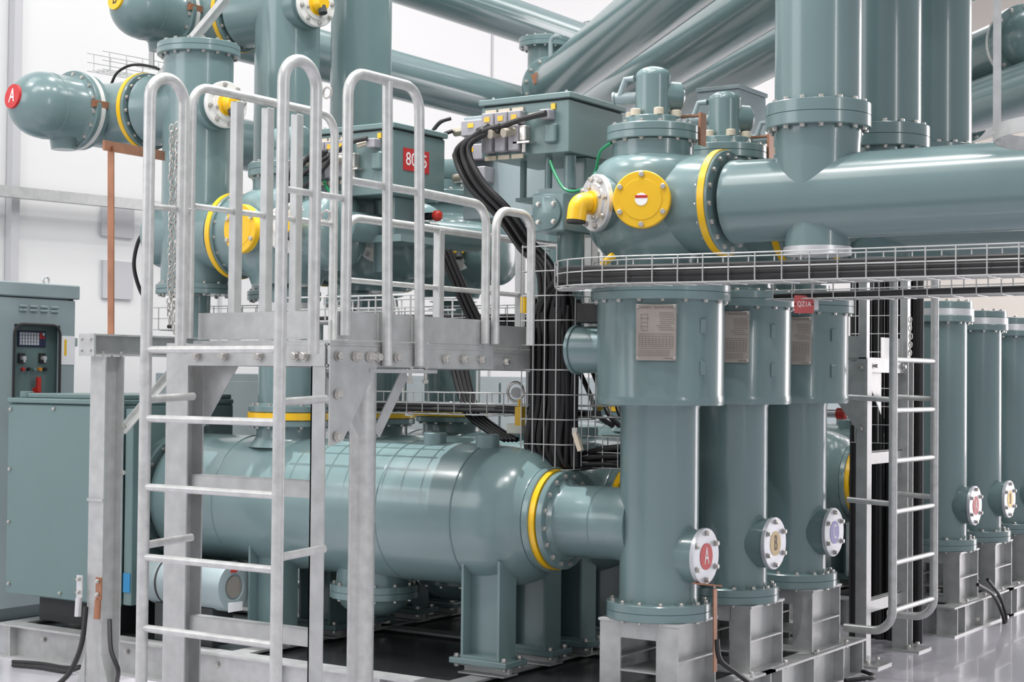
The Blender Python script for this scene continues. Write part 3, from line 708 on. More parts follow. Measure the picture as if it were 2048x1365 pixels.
build('brace', MB().bar(V(-6.69, 6.15, 1.38), V(-6.69, 6.62, 1.80), .055, .007, X).bar(V(-6.664, 6.15, 1.38), V(-6.664, 6.62, 1.80), .007, .055, X), 'galv', t)
build('batten', MB().box((-6.75, 5.982, 1.02), (-6.63, 5.99, 1.035)), 'galv', t)
for z in (1.42, 1.17): bolt(po, (-6.65, 6.13, z), X, .03, .012)
for xx in (-6.77, -6.62):
    lg = build('earth_lug', MB().box((xx - .02, 5.955, .50), (xx + .02, 5.965, .62)).cyl((xx, 5.95, .40), (xx, 5.955, .50), .018, 12), 'copper' if xx > -6.7 else 'alu', t)
    bolt(lg, (xx, 5.955, .60), Y, .012, .01); bolt(lg, (xx, 5.955, .53), Y, .012, .01)
# copper earth bars beside it
pb, p = at(222, 668, x=-6.72), at(222, 293, x=-6.72)
b = MB().bar(V(pb.x, pb.y, 1.921), p, .045, .008, Y)
e_ = at(328, 312, y=6.74)
b.bar(p + (p - e_).normalized() * .09, e_, .012, .055, Z)
c = solo('earth_bar', b, 'copper', 'brown copper earth bar standing on the cross beam, reaching up to the red A bell', 'earth bar')
for q in ((.0, .0), (.02, .03), (.02, -.03)):
    pass
# angle strut from the upper bell to the lower one
a, b_ = at(452, -12, y=7.35), at(296, 176, y=6.72)
mb = MB().bar(a, b_, .05, .006, Y).bar(a + V(0, .025, -.022), b_ + V(0, .025, -.022), .006, .05, Y)
solo('angle_strut', mb, 'galv', 'long galvanised angle strut slanting between the two end bells', 'strut')
solo('hanger_strap', MB().bar(at(303, 92, y=7.6), at(303, 138, y=7.6), .045, .008, Y), 'galv', 'short grey hanger plate below the upper end bell', 'hanger')

# ------------------------------------------------------------------ cabinets
t = thing('mechanism_cabinet', 'large grey-green mechanism cabinet at the left, in front of the tank end', 'cabinet', (-7.55, 7.0, .36))
x0, x1, y0, y1, z0, z1 = -8.05, -7.075, 6.5, 7.45, .375, 1.525
build('case', MB().box((x0 + .02, y0 + .02, z0), (x1, y1, z1), bev=.01), 'tealm', t)
f = build('front_panel', MB().box((x0, y0, z0 - .01), (x1 - .085, y0 + .02, z1 - .005), bev=.008), 'tealm', t)
build('front_panel', MB().box((x1 - .08, y0 + .004, z0 - .01), (x1 + .03, y0 + .02, z1 + .05), bev=.005), 'tealm', t)
build('side_box', MB().box((x1 + .035, y0 + .02, z0), (x1 + .10, y0 + .10, z1 - .02), bev=.004), 'tealm', t)
for p in ((x0 + .03, z1 - .04), (x0 + .03, 1.12), (x0 + .03, .80), (x0 + .04, z0 + .05), (x0 + .5, z0 + .03), (x0 + .42, z1 - .03), (x1 - .03, .75), (x1 - .035, z0 + .04)): bolt(f, (p[0], y0 + .004, p[1]), -Y, .016, .009)
build('roof', MB().box((x0 - .0, y0 - .01, z1), (x1, y1, z1 + .03), bev=.006).box((x0 + .14, y0 + .03, z1 + .03), (x1 - .02, y1, z1 + .06), bev=.006), 'tealm', t)
build('breather', MB().cyl((x0 + .10, y0 + .06, z1 + .03), (x0 + .10, y0 + .06, z1 + .07), .04, 20, bev=.004), 'tealm', t)
h = build('hasp', MB().box((x1 - .06, y0 - .014, 1.05), (x1 - .03, y0, 1.15), bev=.004).box((x1 - .065, y0 - .016, 1.04), (x1 - .025, y0, 1.048)), 'alu', t); bolt(h, (x1 - .045, y0 - .014, 1.13), -Y, .01, .008)
build('blue_sticker', MB().box((x1 + .04, y0 + .014, .45), (x1 + .095, y0 + .0195, .56)), 'blue', t)
build('louvre', MB().box((x0 - .012, y0 + .04, .42), (x0 + .02, y0 + .5, .72)), 'alu', t)
build('foot_frame', MB().box((x0 + .2, y0 + .1, .21), (x1 - .1, y1, z0)), 'dark', t)
# control cubicle further back
t = thing('control_cubicle', 'tall blue-grey control cubicle with a windowed panel at the left edge', 'cabinet', (-9.4, 7.3, 0))
xf = -9.0
build('case', MB().box((-9.75, 6.4, 0), (xf - .09, 7.85, 2.24), bev=.006), 'tealb', t)
build('roof', MB().box((-9.8, 6.36, 2.235), (xf + .015, 7.875, 2.335), bev=.008), 'tealb', t)
yl, yr, zt = at(28, 700, x=xf).y, at(120, 700, x=xf).y, at(75, 650, x=xf).z
build('door_frame', MB().box((xf - .09, 6.4, 0), (xf - .03, 6.46, 2.24)).box((xf - .09, 7.8, 0), (xf - .03, 7.85, 2.24)).box((xf - .09, 6.4, 2.15), (xf - .03, 7.85, 2.24)), 'tealb', t)
dr = build('door', MB().box((xf - .03, 6.42, .1), (xf, yl, 2.225)).box((xf - .03, yr, .1), (xf, 7.84, 2.225)).box((xf - .03, yl, zt), (xf, yr, 2.225)).box((xf - .03, yl, .1), (xf, yr, 1.3)), 'tealb', t)
wf = fillet([(xf, yl, 1.3), (xf, yl, zt), (xf, yr, zt), (xf, yr, 1.3)], .07, 6)
build('window_gasket', MB().tube(wf, .010, 8), 'rubber', dr)
lv = MB()
for i in range(4):
    yy = at(38 + 21 * i, 615, x=xf).y
    for z in (at(60, 613, x=xf).z, at(60, 621, x=xf).z): lv.obox((xf + .006, yy + .034, z), (.012, .064, .017), bev=.004)
build('louvre', lv, 'tealb', dr)
pn = build('control_panel', MB().box((xf - .075, yl - .05, 1.2), (xf - .07, yr + .05, zt + .05)), 'tealm', t)
def P(px, py): return at(px, py, x=xf - .07)
a, b = P(36, 688), P(89, 697)
a, b = P(35, 661), P(90, 695)
mm = build('annunciator', MB().box((xf - .07, a.y, b.z), (xf - .06, b.y, a.z), bev=.003), 'navy', t)
for i in range(9):
    for j in range(4):
        if i >= 7 and j > 1: continue
        yy = a.y + (b.y - a.y) * (.08 + i * .103); zz = a.z + (b.z - a.z) * (.2 + j * .2)
        build('alarm_key', MB().box((xf - .06, yy - .009, zz - .010), (xf - .057, yy + .009, zz + .010)), 'red' if (i >= 7 and j == 1) or (i == 7 and j == 0) else 'key', mm)
for px in (42, 83):
    p = P(px, 717); s_ = build('selector_switch', MB().obox((xf - .065, p.y, p.z), (.012, .055, .07)), 'rubber', t)
    build('switch_knob', MB().cyl((xf - .06, p.y, p.z), (xf - .03, p.y, p.z), .016, 14).bar((xf - .035, p.y, p.z), (xf - .035, p.y + .0, p.z - .03), .012, .012, X), 'alu', s_)
for px, m_ in ((44, 'dred'), (56, 'rubber'), (67, 'teal'), (78, 'orange'), (88, 'rubber')):
    p = P(px, 739); build('push_button', MB().cyl((xf - .07, p.y, p.z), (xf - .05, p.y, p.z), .013, 14), m_, pn)
p = P(71, 783); build('isolator_handle', MB().cyl((xf - .07, p.y, p.z), (xf - .045, p.y, p.z), .03, 18).bar((xf - .04, p.y, p.z), (xf - .04, p.y, p.z + .10), .03, .02, X), 'dred', pn)
p0, p1 = at(123, 672, x=xf), at(149, 730, x=xf)
nb = build('notice_sheet', MB().box((xf, p0.y, p1.z), (xf + .002, p1.y, p0.z)), 'paper', dr)
nm = MB(); 
nm.box((xf + .002, p0.y + .025, p0.z - .14), (xf + .003, p0.y + .045, p0.z - .025))
build('yellow_mark', nm, 'yellow', nb)
for z in (.45, 1.35, 1.9): build('hinge', MB().cyl((xf, 7.855, z), (xf, 7.855, z + .06), .01, 10), 'tealb', dr)
build('lifting_eye', MB().torus((xf - .1, 7.66, 2.365), X, .025, .007, 20, 8), 'alu', t)
# row of cabinets behind the tanks
t = thing('relay_cabinet', 'long flat blue-grey cabinet behind the tanks, seen under the walkway', 'cabinet', (-9.2, 11.5, 0))
build('case', MB().box((-9.6, 9.2, 0), (-9.0, 22.0, 1.72), bev=.005), 'tealb', t)
for y_ in (10.2, 11.2, 12.2, 13.2, 14.2, 15.2, 16.2): 
    d = build('door', MB().box((-9.0, y_ - .96, .12), (-8.985, y_, 1.66), bev=.004), 'tealb', t); build('handle', MB().box((-8.985, y_ - .08, .95), (-8.965, y_ - .055, 1.15)), 'rubber', d)
# motor drum below the tank
t = thing('gas_drum', 'short horizontal grey-green drum low under the tank, cable end plate facing right', 'drum', (-6.5, 6.62, .4))
d = MB().lathe([(-6.86, .11), (-6.845, .138), (-6.28, .138), (-6.262, .13), (-6.262, .075), (-6.275, .07), (-6.275, 0)], (0, 6.62, .53), X, 48, cap=False)
build('shell', d, 'tealb', t); build('centre_plate', MB().cyl((-6.276, 6.62, .53), (-6.268, 6.62, .53), .06, 28), 'nplate', t)
[build('cradle', MB().box((x_, 6.54, .2), (x_ + .1, 6.7, .41)), 'dark', t) for x_ in (-6.8, -6.45)]
build('red_mark', MB().box((-6.262, 6.585, .612), (-6.259, 6.635, .64)), 'dred', t); build('data_label', MB().box((-6.262, 6.57, .395), (-6.257, 6.68, .445)), 'paper', t)
build('strap', MB().lathe([(-6.75, .1395), (-6.735, .1395)], (0, 6.62, .53), X, 40, cap=False), 'rubber', t)

# ------------------------------------------------------------------ galvanised skid, pedestals, dark floor plates
def skid(y0, y1, x0, x1, who):
    t = thing('base_frame', who, 'base frame', ((x0 + x1) / 2, (y0 + y1) / 2, 0), 'galvanised base frames')
    for i, y in enumerate((y0, YB - YA + y0 if False else (y0 + y1) / 2, y1)):
        b = build('side_beam', MB().hbeam((x0, y, .1), (x1, y, .1), Z, .20, .12, .012, .009), 'galv', t)
        if i == 0:
            for k in range(7):
                xx = x0 + .12 + k * (x1 - x0 - .24) / 6
                build('stiffener', MB().box((xx - .005, y - .058, .012), (xx + .005, y, .188)), 'galv', b); bolt(b, (xx + .25, y - .006, .13), -Y, .012, .012)
    for x in (x0 + .06, -6.12, -4.66, x1 - .06):
        b = build('cross_beam', MB().hbeam((x, y0 + .06, .1), (x, y1 - .06, .1), Z, .20, .12, .012, .009), 'galv', t)
    x = x1
    for k in range(6): 
        yy = y0 + .16 + k * (y1 - y0 - .2) / 5.6
        build('stiffener', MB().box((x - .055, yy - .005, .012), (x + .0, yy + .005, .188)), 'galv', b)
        bolt(b, (x - .01, yy + .06, .205), Z, .02, .011)
    for xx in (-6.12, -4.66):
        for k in range(3):
            for sg in (-1, 1):
                yy = [YA, YB, YC][k] + sg * .215 if y0 < 9 else Y2[k] + sg * .215
                build('packer', MB().hbeam((xx - .14, yy, .228), (xx + .14, yy, .228), Z, .05, .13, .008, .02), 'galv', t)
    return t
skid(6.46, 9.0, -8.0, -3.54, 'white-grey galvanised base frame under the near bay')
skid(10.69, 13.1, -8.0, -3.54, 'galvanised base frame under the next bay, corner on the glossy floor')
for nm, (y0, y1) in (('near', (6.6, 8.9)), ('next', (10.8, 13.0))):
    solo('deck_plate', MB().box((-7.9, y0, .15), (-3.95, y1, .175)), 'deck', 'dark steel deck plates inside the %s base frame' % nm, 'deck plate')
def pedestal(y, who):
    xc = -3.8; t = thing('pedestal', who, 'pedestal', (xc, y, .2), 'column pedestals')
    for sx in (-.155, .155):
        b = build('upright', MB().hbeam((xc + sx, y, .206), (xc + sx, y, .535), Y, .40, .115, .010, .009), 'galv', t)
        for sg in (-1, 1):
            build('stiffener', MB().box((xc + sx + .005, y - .19, .36), (xc + sx + .056, y + .19, .368)) if sg > 0 else MB().box((xc + sx - .056, y - .19, .36), (xc + sx - .005, y + .19, .368)), 'galv', b)
    build('top_plate', MB().box((xc - .22, y - .205, .533), (xc + .22, y + .205, .545)), 'galv', t)
    build('foot_plate', MB().box((xc - .23, y - .205, .197), (xc + .23, y + .205, .207)), 'galv', t)
    for lo_, hi_ in (((xc - .10, y - .2, .46), (xc + .10, y - .192, .533)), ((xc - .10, y - .2, .30), (xc + .10, y + .1, .308)), ((xc - .1, y - .2, .207), (xc + .1, y - .192, .235))): build('front_rail', MB().box(lo_, hi_), 'galv', t)
    bolt(t, (xc, y - .19, .525), Z, .05, .012)
    return t
pedestal(YA, 'galvanised pedestal under the column with the red A disc, nearest'); pedestal(YB, 'galvanised pedestal under the column with the gold B disc'); pedestal(YC, 'galvanised pedestal under the column with the lilac C disc')
pedestal(Y2[0], 'pedestal under the red A column of the next bay'); pedestal(Y2[1], 'pedestal under the yellow B column of the next bay'); pedestal(Y2[2], 'pedestal under the column at the right frame edge')
# earth lead at the near column
mb = MB().bar(at(1430, 1178, x=-3.52), at(1430, 1345, x=-3.52), .035, .006, X).bar(at(1392, 1168, x=-3.55), at(1438, 1172, x=-3.52), .04, .008, Z)
solo('earth_bar', mb, 'copper', 'short copper earth strap hanging between the A and B columns', 'earth bar')

# ------------------------------------------------------------------ wire-mesh cable trays
def tray(path, side, up, w, h, step, who, wr=.0032, us=(-.17, .17)):
    """basket tray; path = middle of its bottom, side/up lists or vectors"""
    path = [V(p) for p in path]; mb = MB(); n = len(path)
    T = [(path[min(i + 1, n - 1)] - path[max(i - 1, 0)]).normalized() for i in range(n)]
    upv = V(up)
    sd = [T[i].cross(upv).normalized() for i in range(n)]
    uu = [sd[i].cross(T[i]).normalized() for i in range(n)]
    for u, v in [(-.5, 0), (.5, 0)] + [(q, 0) for q in us] + [ (-.5, .5), (.5, .5), (-.5, 1), (.5, 1)]:
        mb.tube([path[i] + sd[i] * w * u + uu[i] * h * v for i in range(n)], wr, 7)
    acc = 0; nxt = step * .4
    for i in range(n - 1):
        L = (path[i + 1] - path[i]).length
        while acc + L >= nxt:
            q = (nxt - acc) / L; p = path[i].lerp(path[i + 1], q); s_ = sd[i]; u_ = uu[i]
            mb.tube(fillet([p - s_ * (w / 2 + wr) + u_ * h, p - s_ * (w / 2 + wr) - u_ * wr, p + s_ * (w / 2 + wr) - u_ * wr, p + s_ * (w / 2 + wr) + u_ * h], .015, 3), wr, 7)
            nxt += step
        acc += L
    return solo('cable_tray', mb, 'wire', who, 'cable tray', 'wire-mesh cable trays')
T1 = smooth([(-4.28, 6.98, 2.15), (-4.05, 6.62, 2.145), (-3.72, 6.44, 2.138), (-3.2, 6.42, 2.132), (-2.2, 6.42, 2.128), (-1.0, 6.42, 2.125)], 10)
tray(T1, None, Z, .19, .122, .125, 'upper wire-mesh cable tray sweeping right in front of the transformer tops')
T2 = smooth([(-3.42, 7.5, 2.11), (-2.9, 7.42, 2.105), (-2.2, 7.42, 2.11), (-1.2, 7.42, 2.115)], 8)
tray(T2, None, Z, .18, .085, .115, 'lower wire-mesh tray below the long one, red plate hanging at its left end')
TV = [(-4.40, 7.16, 2.37 - .125 * i) for i in range(10)]
mb = MB()
# upright basket: three faces of mesh
for x in (-4.615, -4.545, -4.475, -4.405): mb.tube([(x, 6.99, 1.235), (x, 6.99, 2.395)], .0032, 7)
for y in (7.06, 7.13, 7.2, 7.27): 
    mb.tube([(-4.335, y, 1.235), (-4.335, y, 2.12)], .0032, 7); mb.tube([(-4.63, y, 1.235), (-4.63, y, 2.395)], .0032, 7)
for i in range(10):
    z = 2.385 - .1275 * i
    pts = [(-4.63, 7.27, z), (-4.63, 6.99, z), (-4.405, 6.99, z)] if i < 2 else [(-4.63, 7.27, z), (-4.63, 6.99, z), (-4.365, 6.99, z), (-4.335, 7.02, z), (-4.335, 7.27, z)]
    mb.tube(fillet(pts, .02, 3), .0032, 7)
solo('cable_tray', mb, 'wire', 'upright wire-mesh tray full of black cables left of the transformer columns', 'cable tray', 'wire-mesh cable trays')
T3 = smooth([(-4.33, 7.14, 1.235), (-4.0, 7.42, 1.25), (-3.6, 7.47, 1.27), (-3.3, 7.5, 1.27)], 6)
T3 = [V(-4.36 + .1 * i, 7.28, 1.245) for i in range(6)]
tray(T3, None, Z, .2, .16, .09, 'low wire-mesh tray running behind the nearest column')
T4 = [V(-7.6 + i * .19, 7.38, 1.99) for i in range(7)]
tray(T4, None, Z, .24, .14, .12, 'wire-mesh tray behind the left handrail posts, under the riser flange')
T4 = [V(-5.93 + i * .175, 6.83, 2.0) for i in range(6)]
tray(T4, None, Z, .36, .13, .115, 'wide wire-mesh tray behind the low handrail, above the front tank', .0048, (-.34, -.17, 0, .17, .34))
T5 = [V(-6.6 + i * .18, 7.36, 1.50) for i in range(14)]
tray(T5, None, Z, .2, .12, .11, 'mesh tray of dark cables between the nozzle columns and the tank tops')
T6 = [at(190, 150, y=8.6) + V(-.3 + i * .25, 0, 0) for i in range(7)]
q0, q1 = at(190, 140, x=-9.0), at(330, 165, x=-9.0)
tray([q0.lerp(q1, i / 6) for i in range(7)], None, Z, .16, .13, .16, 'thin mesh tray end high up by the white wall at upper left', .003)
for z in (2.0, 1.5): pass
mb = MB()
for x in (-4.95, -4.88, -4.81, -4.74): mb.tube([(x, 9.62, .85), (x, 9.62, 2.2)], .003, 6)
for i in range(11): mb.tube([(-4.98, 9.62, .85 + i * .13), (-4.70, 9.62, .85 + i * .13)], .003, 6)
q = V(at(1757, 700, y=10.2)); mb = MB()
for i in range(5): mb.tube([(q.x - .16 + i * .08, 10.2, 1.30), (q.x - .16 + i * .08, 10.2, 2.3)], .0032, 6)
for i in range(9): mb.tube([(q.x - .19, 10.2, 1.30 + i * .12), (q.x + .22, 10.2, 1.30 + i * .12)], .0032, 6)
solo('cable_tray', mb, 'wire', 'upright mesh tray behind the far ladder posts', 'cable tray', 'wire-mesh cable trays')
mb = MB()
for i in range(11): mb.cyl((q.x - .20 + i * .045, 10.28 + .04 * (i % 2), 0), (q.x - .20 + i * .045, 10.28 + .04 * (i % 2), 2.4), .028, 12)
solo('cable_bundle', mb, 'black', 'dark cable run in the upright tray behind the far ladder', 'cables')

# ------------------------------------------------------------------ cables
def cable(pts, r, who, m='black', grp=None, k=8): return solo('cable', MB().tube(smooth(pts, k), r, 10), m, who, 'cable', grp)
rnd = random.Random(11)
G1 = 'black cables inside the upper tray and the upright tray'
for i in range(16):
    u = (i % 6 - 2.5) * .027; v = .016 + (i // 6) * .024 + rnd.uniform(0, .008)
    w = [-4.585 + .038 * (i % 6), 7.05 + (i // 6) * .07]
    tail = [(-4.1 + rnd.uniform(-.02, .02), 6.68 + u, 2.162 + v), (-3.72, 6.44 + u, 2.14 + v), (-3.2, 6.42 + u, 2.134 + v), (-2.2, 6.42 + u * rnd.uniform(.8, 1), 2.13 + v), (-1.0, 6.42 + u, 2.127 + v)]
    mid = [(w[0] + rnd.uniform(-.006, .006), w[1], z + rnd.uniform(-.02, .02)) for z in (1.29, 1.6, 1.9, 2.05)]
    cable([(-4.0 , 7.20 + (i % 6) * .025, 1.27 + (i // 6) * .05), (-4.22, 7.19 + (i % 6) * .02, 1.265 + (i // 6) * .04)] + mid + [(w[0] * .4 + -4.3 * .6, w[1] * .6 + 6.85 * .4, 2.17 + v)] + tail, rnd.choice((.0135, .0155, .017)), 'one of the black cables climbing the upright tray and turning into the upper tray', 'purple' if i in (7, 10) else 'black', G1)
for i in range(15):
    w = [-4.60 + .018 * i, 7.04 + rnd.uniform(0, .12)]
    cable([(w[0] + rnd.uniform(-.01, .01), w[1], z) for z in (1.25, 1.5, 1.8, 2.0, 2.06 + rnd.uniform(0, .08))], .0155, 'one of the short black cables packed in the upright tray', 'black', 'packed cables in the upright tray')
for i in range(8):
    cable([(-4.35, 7.20 + i * .021, 1.27 + (i % 2) * .05), (-4.1, 7.20 + i * .021, 1.28 + (i % 3) * .03), (-3.85, 7.2 + i * .021, 1.29 + (i % 2) * .045)], .016, 'one of the black cables lying in the low tray behind the nearest column', 'black', 'cables in the low tray')
for i in range(7):
    u = (i - 3) * .022
    cable([(-3.4, 7.5 + u, 2.125), (-2.9, 7.42 + u, 2.125), (-2.2, 7.42 + u, 2.13), (-1.2, 7.42 + u, 2.135)], .013, 'one of the black cables in the lower tray at right', 'purple' if i == 2 else 'black', 'cables in the lower right tray')
for i in range(8):
    u = (i - 3.5) * .025
    cable([(-7.5, 7.38 + u, 2.01), (-7.0, 7.38 + u, 2.015 + .01 * (i % 2)), (-6.5, 7.38 + u, 2.01)], .013, 'one of the cables in the tray under the riser flange', 'black', 'cables in the tray under the riser flange')
    cable([(-6.5, 7.36 + u * .8, 1.52), (-5.4, 7.36 + u * .8, 1.525 + .02 * (i % 2)), (-4.4, 7.36 + u * .8, 1.52)], .014, 'one of the dark cables between the tanks and the walkway', 'black', 'cables in the tray above the tanks')
for i in range(5):
    cable([(-5.95, 6.90 + i * .022, 2.025), (-5.5, 6.895 + i * .022, 2.03), (-5.07, 6.89 + i * .022, 2.025)], .012, 'one of the cables lying at the back of the wide tray above the front tank', 'purple' if i == 1 else 'black', 'cables in the wide tray above the front tank')
T7 = [V(-6.2 + i * .16, 8.15, 2.0) for i in range(8)]
tray(T7, None, Z, .3, .14, .11, 'rear wire-mesh tray packed with cables behind the second casting')
for i in range(16):
    cable([(-6.2, 8.03 + (i % 8) * .032, 2.02 + (i // 8) * .045), (-5.6, 8.03 + (i % 8) * .032, 2.03 + (i // 8) * .045), (-5.06, 8.03 + (i % 8) * .032, 2.02 + (i // 8) * .045)], .017, 'one of the cables packed in the rear tray behind the second casting', 'black', 'cables packed in the rear tray')
# five thick leads from the upper drive box into the upright tray
G2 = 'thick leads from the upper drive box'
pts = [(962, 262), (925, 300), (950, 365), (1010, 430), (1052, 490)]
for i in range(5):
    d = (i - 2) * 6.5; yy = [6.88, 6.86, 6.86, 6.92, 7.06]
    pp = [at(pts[j][0] + d * (.35 if j < 1 else 1) , pts[j][1] - d * .45 + (4 if i % 2 else 0), y=yy[j] + (i % 2) * .03) for j in range(5)]
    g_ = [at(1000 - 22 * (i % 3), 252 + 10 * (i // 2), y=6.9)] + pp + [V(-4.57 + .03 * i, 7.08, 2.25), V(-4.57 + .028 * i, 7.09, 1.9)]
    if i == 4: g_ = [at(1092, 226, y=6.93), at(1040, 240, y=6.92), at(985, 262, y=6.9)] + pp[1:] + [V(-4.50, 7.12, 2.25), V(-4.49, 7.12, 1.9)]
    cable(g_, .0155, 'thick black lead arching from the upper drive box down into the upright tray' if i < 4 else 'longest black lead from the upper drive box, starting at its right-hand connector', 'black', G2 if i < 4 else None, 10)
cable([at(901, 237, y=7.55), at(880, 245, y=7.5), at(862, 270, y=7.5), at(855, 300, y=7.5)], .012, 'short black lead looping from the grey connector of the rear box')
cable([at(905, 262, y=7.53), at(890, 268, y=7.5), at(872, 282, y=7.48), at(862, 310, y=7.48)], .012, 'second short lead under the looping one, at the rear box')
# leads from the box with the number plate
for i, (a, b, who) in enumerate((((655, 303), (575, 400), 'upper black lead from the red-plated box passing the ladder arch'), ((652, 306), (574, 360), 'middle black lead from the red-plated box'), ((668, 308), (560, 420), 'lower dark lead from the red-plated box'))):
    cable([at(a[0], a[1], y=6.9), at(a[0] - 35, a[1] + 8 + i * 6, y=6.86), at(b[0] + 12, b[1] - 40, y=6.8), at(b[0], b[1], y=6.75), at(b[0] - 15, b[1] + 60, y=6.75), at(b[0] + 5, 600, y=7.3)], .0135, who)
cable([at(735, 277, y=6.93), at(700, 286, y=6.9), at(668, 310, y=6.88), at(640, 345, y=6.86), at(575, 405, y=6.8)], .0125, 'yellow-tagged lead from the small connector of the red-plated box')
# green earth wires
for a, who in (([(1100, 322), (1112, 352), (1132, 380), (1165, 378), (1190, 345), (1200, 305), (1222, 286)], 'green earth wire looping from the upper drive box to the casting flange'), ([(648, 362), (655, 378), (670, 388)], 'green earth wire end below the red-plated box')):
    cable([at(p[0], p[1], y=6.93 - .12 * i / len(a)) for i, p in enumerate(a)], .0075, who, 'green')
# wiring at the feet
cable([at(172, 1215, y=5.95), at(163, 1290, y=5.9), at(140, 1345, y=5.85), at(110, 1375, y=5.8)], .014, 'black earth cable dropping along the gantry post, outer one')
cable([at(219, 1240, y=5.95), at(222, 1300, y=5.9), at(236, 1340, y=5.9), at(234, 1364, y=5.92)], .012, 'black earth cable dropping along the gantry post, inner one')
for i, who in enumerate(('upper strand of the cable loop lying left of the gantry post', 'lower strand of the cable loop lying left of the gantry post')):
    cable([at(25, 1324 + i * 7, z=.015), at(80, 1328 + i * 8, z=.015), at(130, 1336 + i * 8, z=.015), at(160, 1334 + i * 2, z=.04)], .011, who)
for a, who in (([(1955, 1170), (1985, 1190), (2003, 1225), (2008, 1255), (1990, 1262)], 'earth cable hanging over the base frame of the next bay, front strand'), ([(1975, 1160), (2000, 1195), (2012, 1240), (2000, 1262)], 'earth cable hanging over the base frame of the next bay, rear strand')):
    cable([at(p[0], p[1], x=-3.47) for p in a], .012, who)
cable([at(1434, 1280, x=-3.5), at(1440, 1320, x=-3.48), at(1470, 1345, x=-3.45), at(1510, 1375, x=-3.42)], .013, 'black earth cable falling from the copper strap of the nearest column')
cable([at(1692, 1335, z=.015), at(1730, 1345, z=.015), at(1745, 1355, z=.015), at(1690, 1362, z=.015)], .012, 'black cable lying on the floor by the far ladder post foot')
cable([at(300, 455, y=6.9), at(278, 480, y=6.9), at(268, 530, y=6.9), at(280, 580, y=6.95), at(300, 612, y=7.0)], .012, 'black cable bowing out left of the left ladder rail')
cable([at(222, 170, y=7.3), at(235, 145, y=7.3), at(265, 130, y=7.35), at(305, 134, y=7.4), at(330, 145, y=7.4)], .009, 'thin dark cable arching above the yellow ring of the red A bell')
for i in range(4):
    cable([at(905 + i * 9, 735, y=7.5), at(920 + i * 8, 790, y=7.48), at(935 + i * 9, 830, y=7.46), at(975 + i * 9, 862, y=7.44), at(1010 + i * 8, 880, y=7.42)], .016, 'one of the black cables dropping behind the pillar brace to the tank top', 'black', 'cables dropping behind the brace')
for i in range(3):
    cable([at(880 + i * 9, 500, y=7.2), at(905 + i * 9, 560, y=7.25), at(925 + i * 10, 610, y=7.3), at(950 + i * 10, 660, y=7.35)], .015, 'one of the black cables falling behind the far handrail', 'black', 'cables falling behind the far handrail')

for i in range(3):
    cable([at(1160 + 26 * i, 745, y=7.75), at(1180 + 24 * i, 790, y=7.72), at(1196 + 22 * i, 830, y=7.68), at(1225 + 14 * i, 852, y=7.6)], .014, ('leftmost', 'middle', 'rightmost')[i] + ' of three black cables curving down just left of the nearest column', 'black')
for px, py, w in ((1200, 815, 'yellow fitting between the black cables left of the nearest column'), (1216, 520, 'yellow tape end lying on the upper tray below the spouted casting')):
    q_ = at(px, py, y=7.8 if py > 600 else 6.66); solo('yellow_fitting', MB().cyl(q_ - V(.03, 0, .02), q_ + V(.03, 0, .02), .018, 12), 'yellow', w, 'fitting')
# ------------------------------------------------------------------ overhead buses
def long_pipe(a, b, r, who, ends=(0, 0)):
    a, b = V(a), V(b); t = thing('overhead_bus', who, 'pipe', (a + b) / 2, 'overhead bus pipes')
    build('tube', MB().cyl(a, b, r, 56), 'teal', t)
    for e, p in zip(ends, (a, b)):
        if e: flange(t, p, b - a, r + .06, .07, 14, name='end_flange', d=.014)
    return t
long_pipe((-8.4, 8.75, 4.26), (-8.4, 13.0, 4.26), .2, 'lower overhead bus crossing behind the tall risers to an upright stub')
long_pipe((-8.72, 9.0, 5.2), (-8.72, 14.45, 5.2), .2, 'upper overhead bus descending from the top edge to a bolted flange', (0, 1))
long_pipe((-8.76, 8.65, 3.51), (-8.76, 13.5, 3.51), .2, 'lowest overhead bus glimpsed behind the left handrail')
n_, D_ = V(.70711, .70711, 0), V(-.70711, .70711, 0)
for o, t1, r_, who, e in ((3.19, 14.3, .222, 'leftmost of the three slanting overhead pipes above the drive box', 1), (3.88, 15.2, .21, 'middle of the three slanting overhead pipes', 0), (4.55, 15.0, .195, 'rightmost slanting overhead pipe, beside the tall front riser', 0)):
    long_pipe(n_ * o + D_ * 4.5 + Z * 4.36, n_ * o + D_ * t1 + Z * 4.36, r_, who, (0, e))
for o, h, w in ((4.95, 4.05, 'upper-tier slanting pipe filling the gap left of the middle slanting pipe'), (5.3, 3.55, 'upper-tier slanting pipe filling the gap right of the middle slanting pipe'), (6.1, 3.3, 'upper-tier slanting pipe lowest in view beside the tall front riser')):
    long_pipe(n_ * o + D_ * 6.0 + Z * (1.7 + h), n_ * o + D_ * 15.5 + Z * (1.7 + h), .225, w)
t = thing('bus_elbow', 'upright bus stub with a flange where the slanting pipes begin', 'pipe', at(1090, 140, y=12.4), 'upright bus stubs')
p = at(1090, 88, y=12.5)
build('tube', MB().cyl((p.x, p.y, 3.0), (p.x, p.y, p.z), .16, 40), 'teal', t); flange(t, p, Z, .24, .09, 14, name='top_flange')
build('earth_strap', MB().bar(at(1066, 160, y=12.0), at(1114, 134, y=12.0), .02, .09, Z), 'copper', t)
build('guide_rail', MB().tube(fillet([at(1101, 190, y=12.0), at(1101, 75, y=12.0), at(1120, 72, y=12.0)], .06, 5), .02, 10), 'tealb', t)
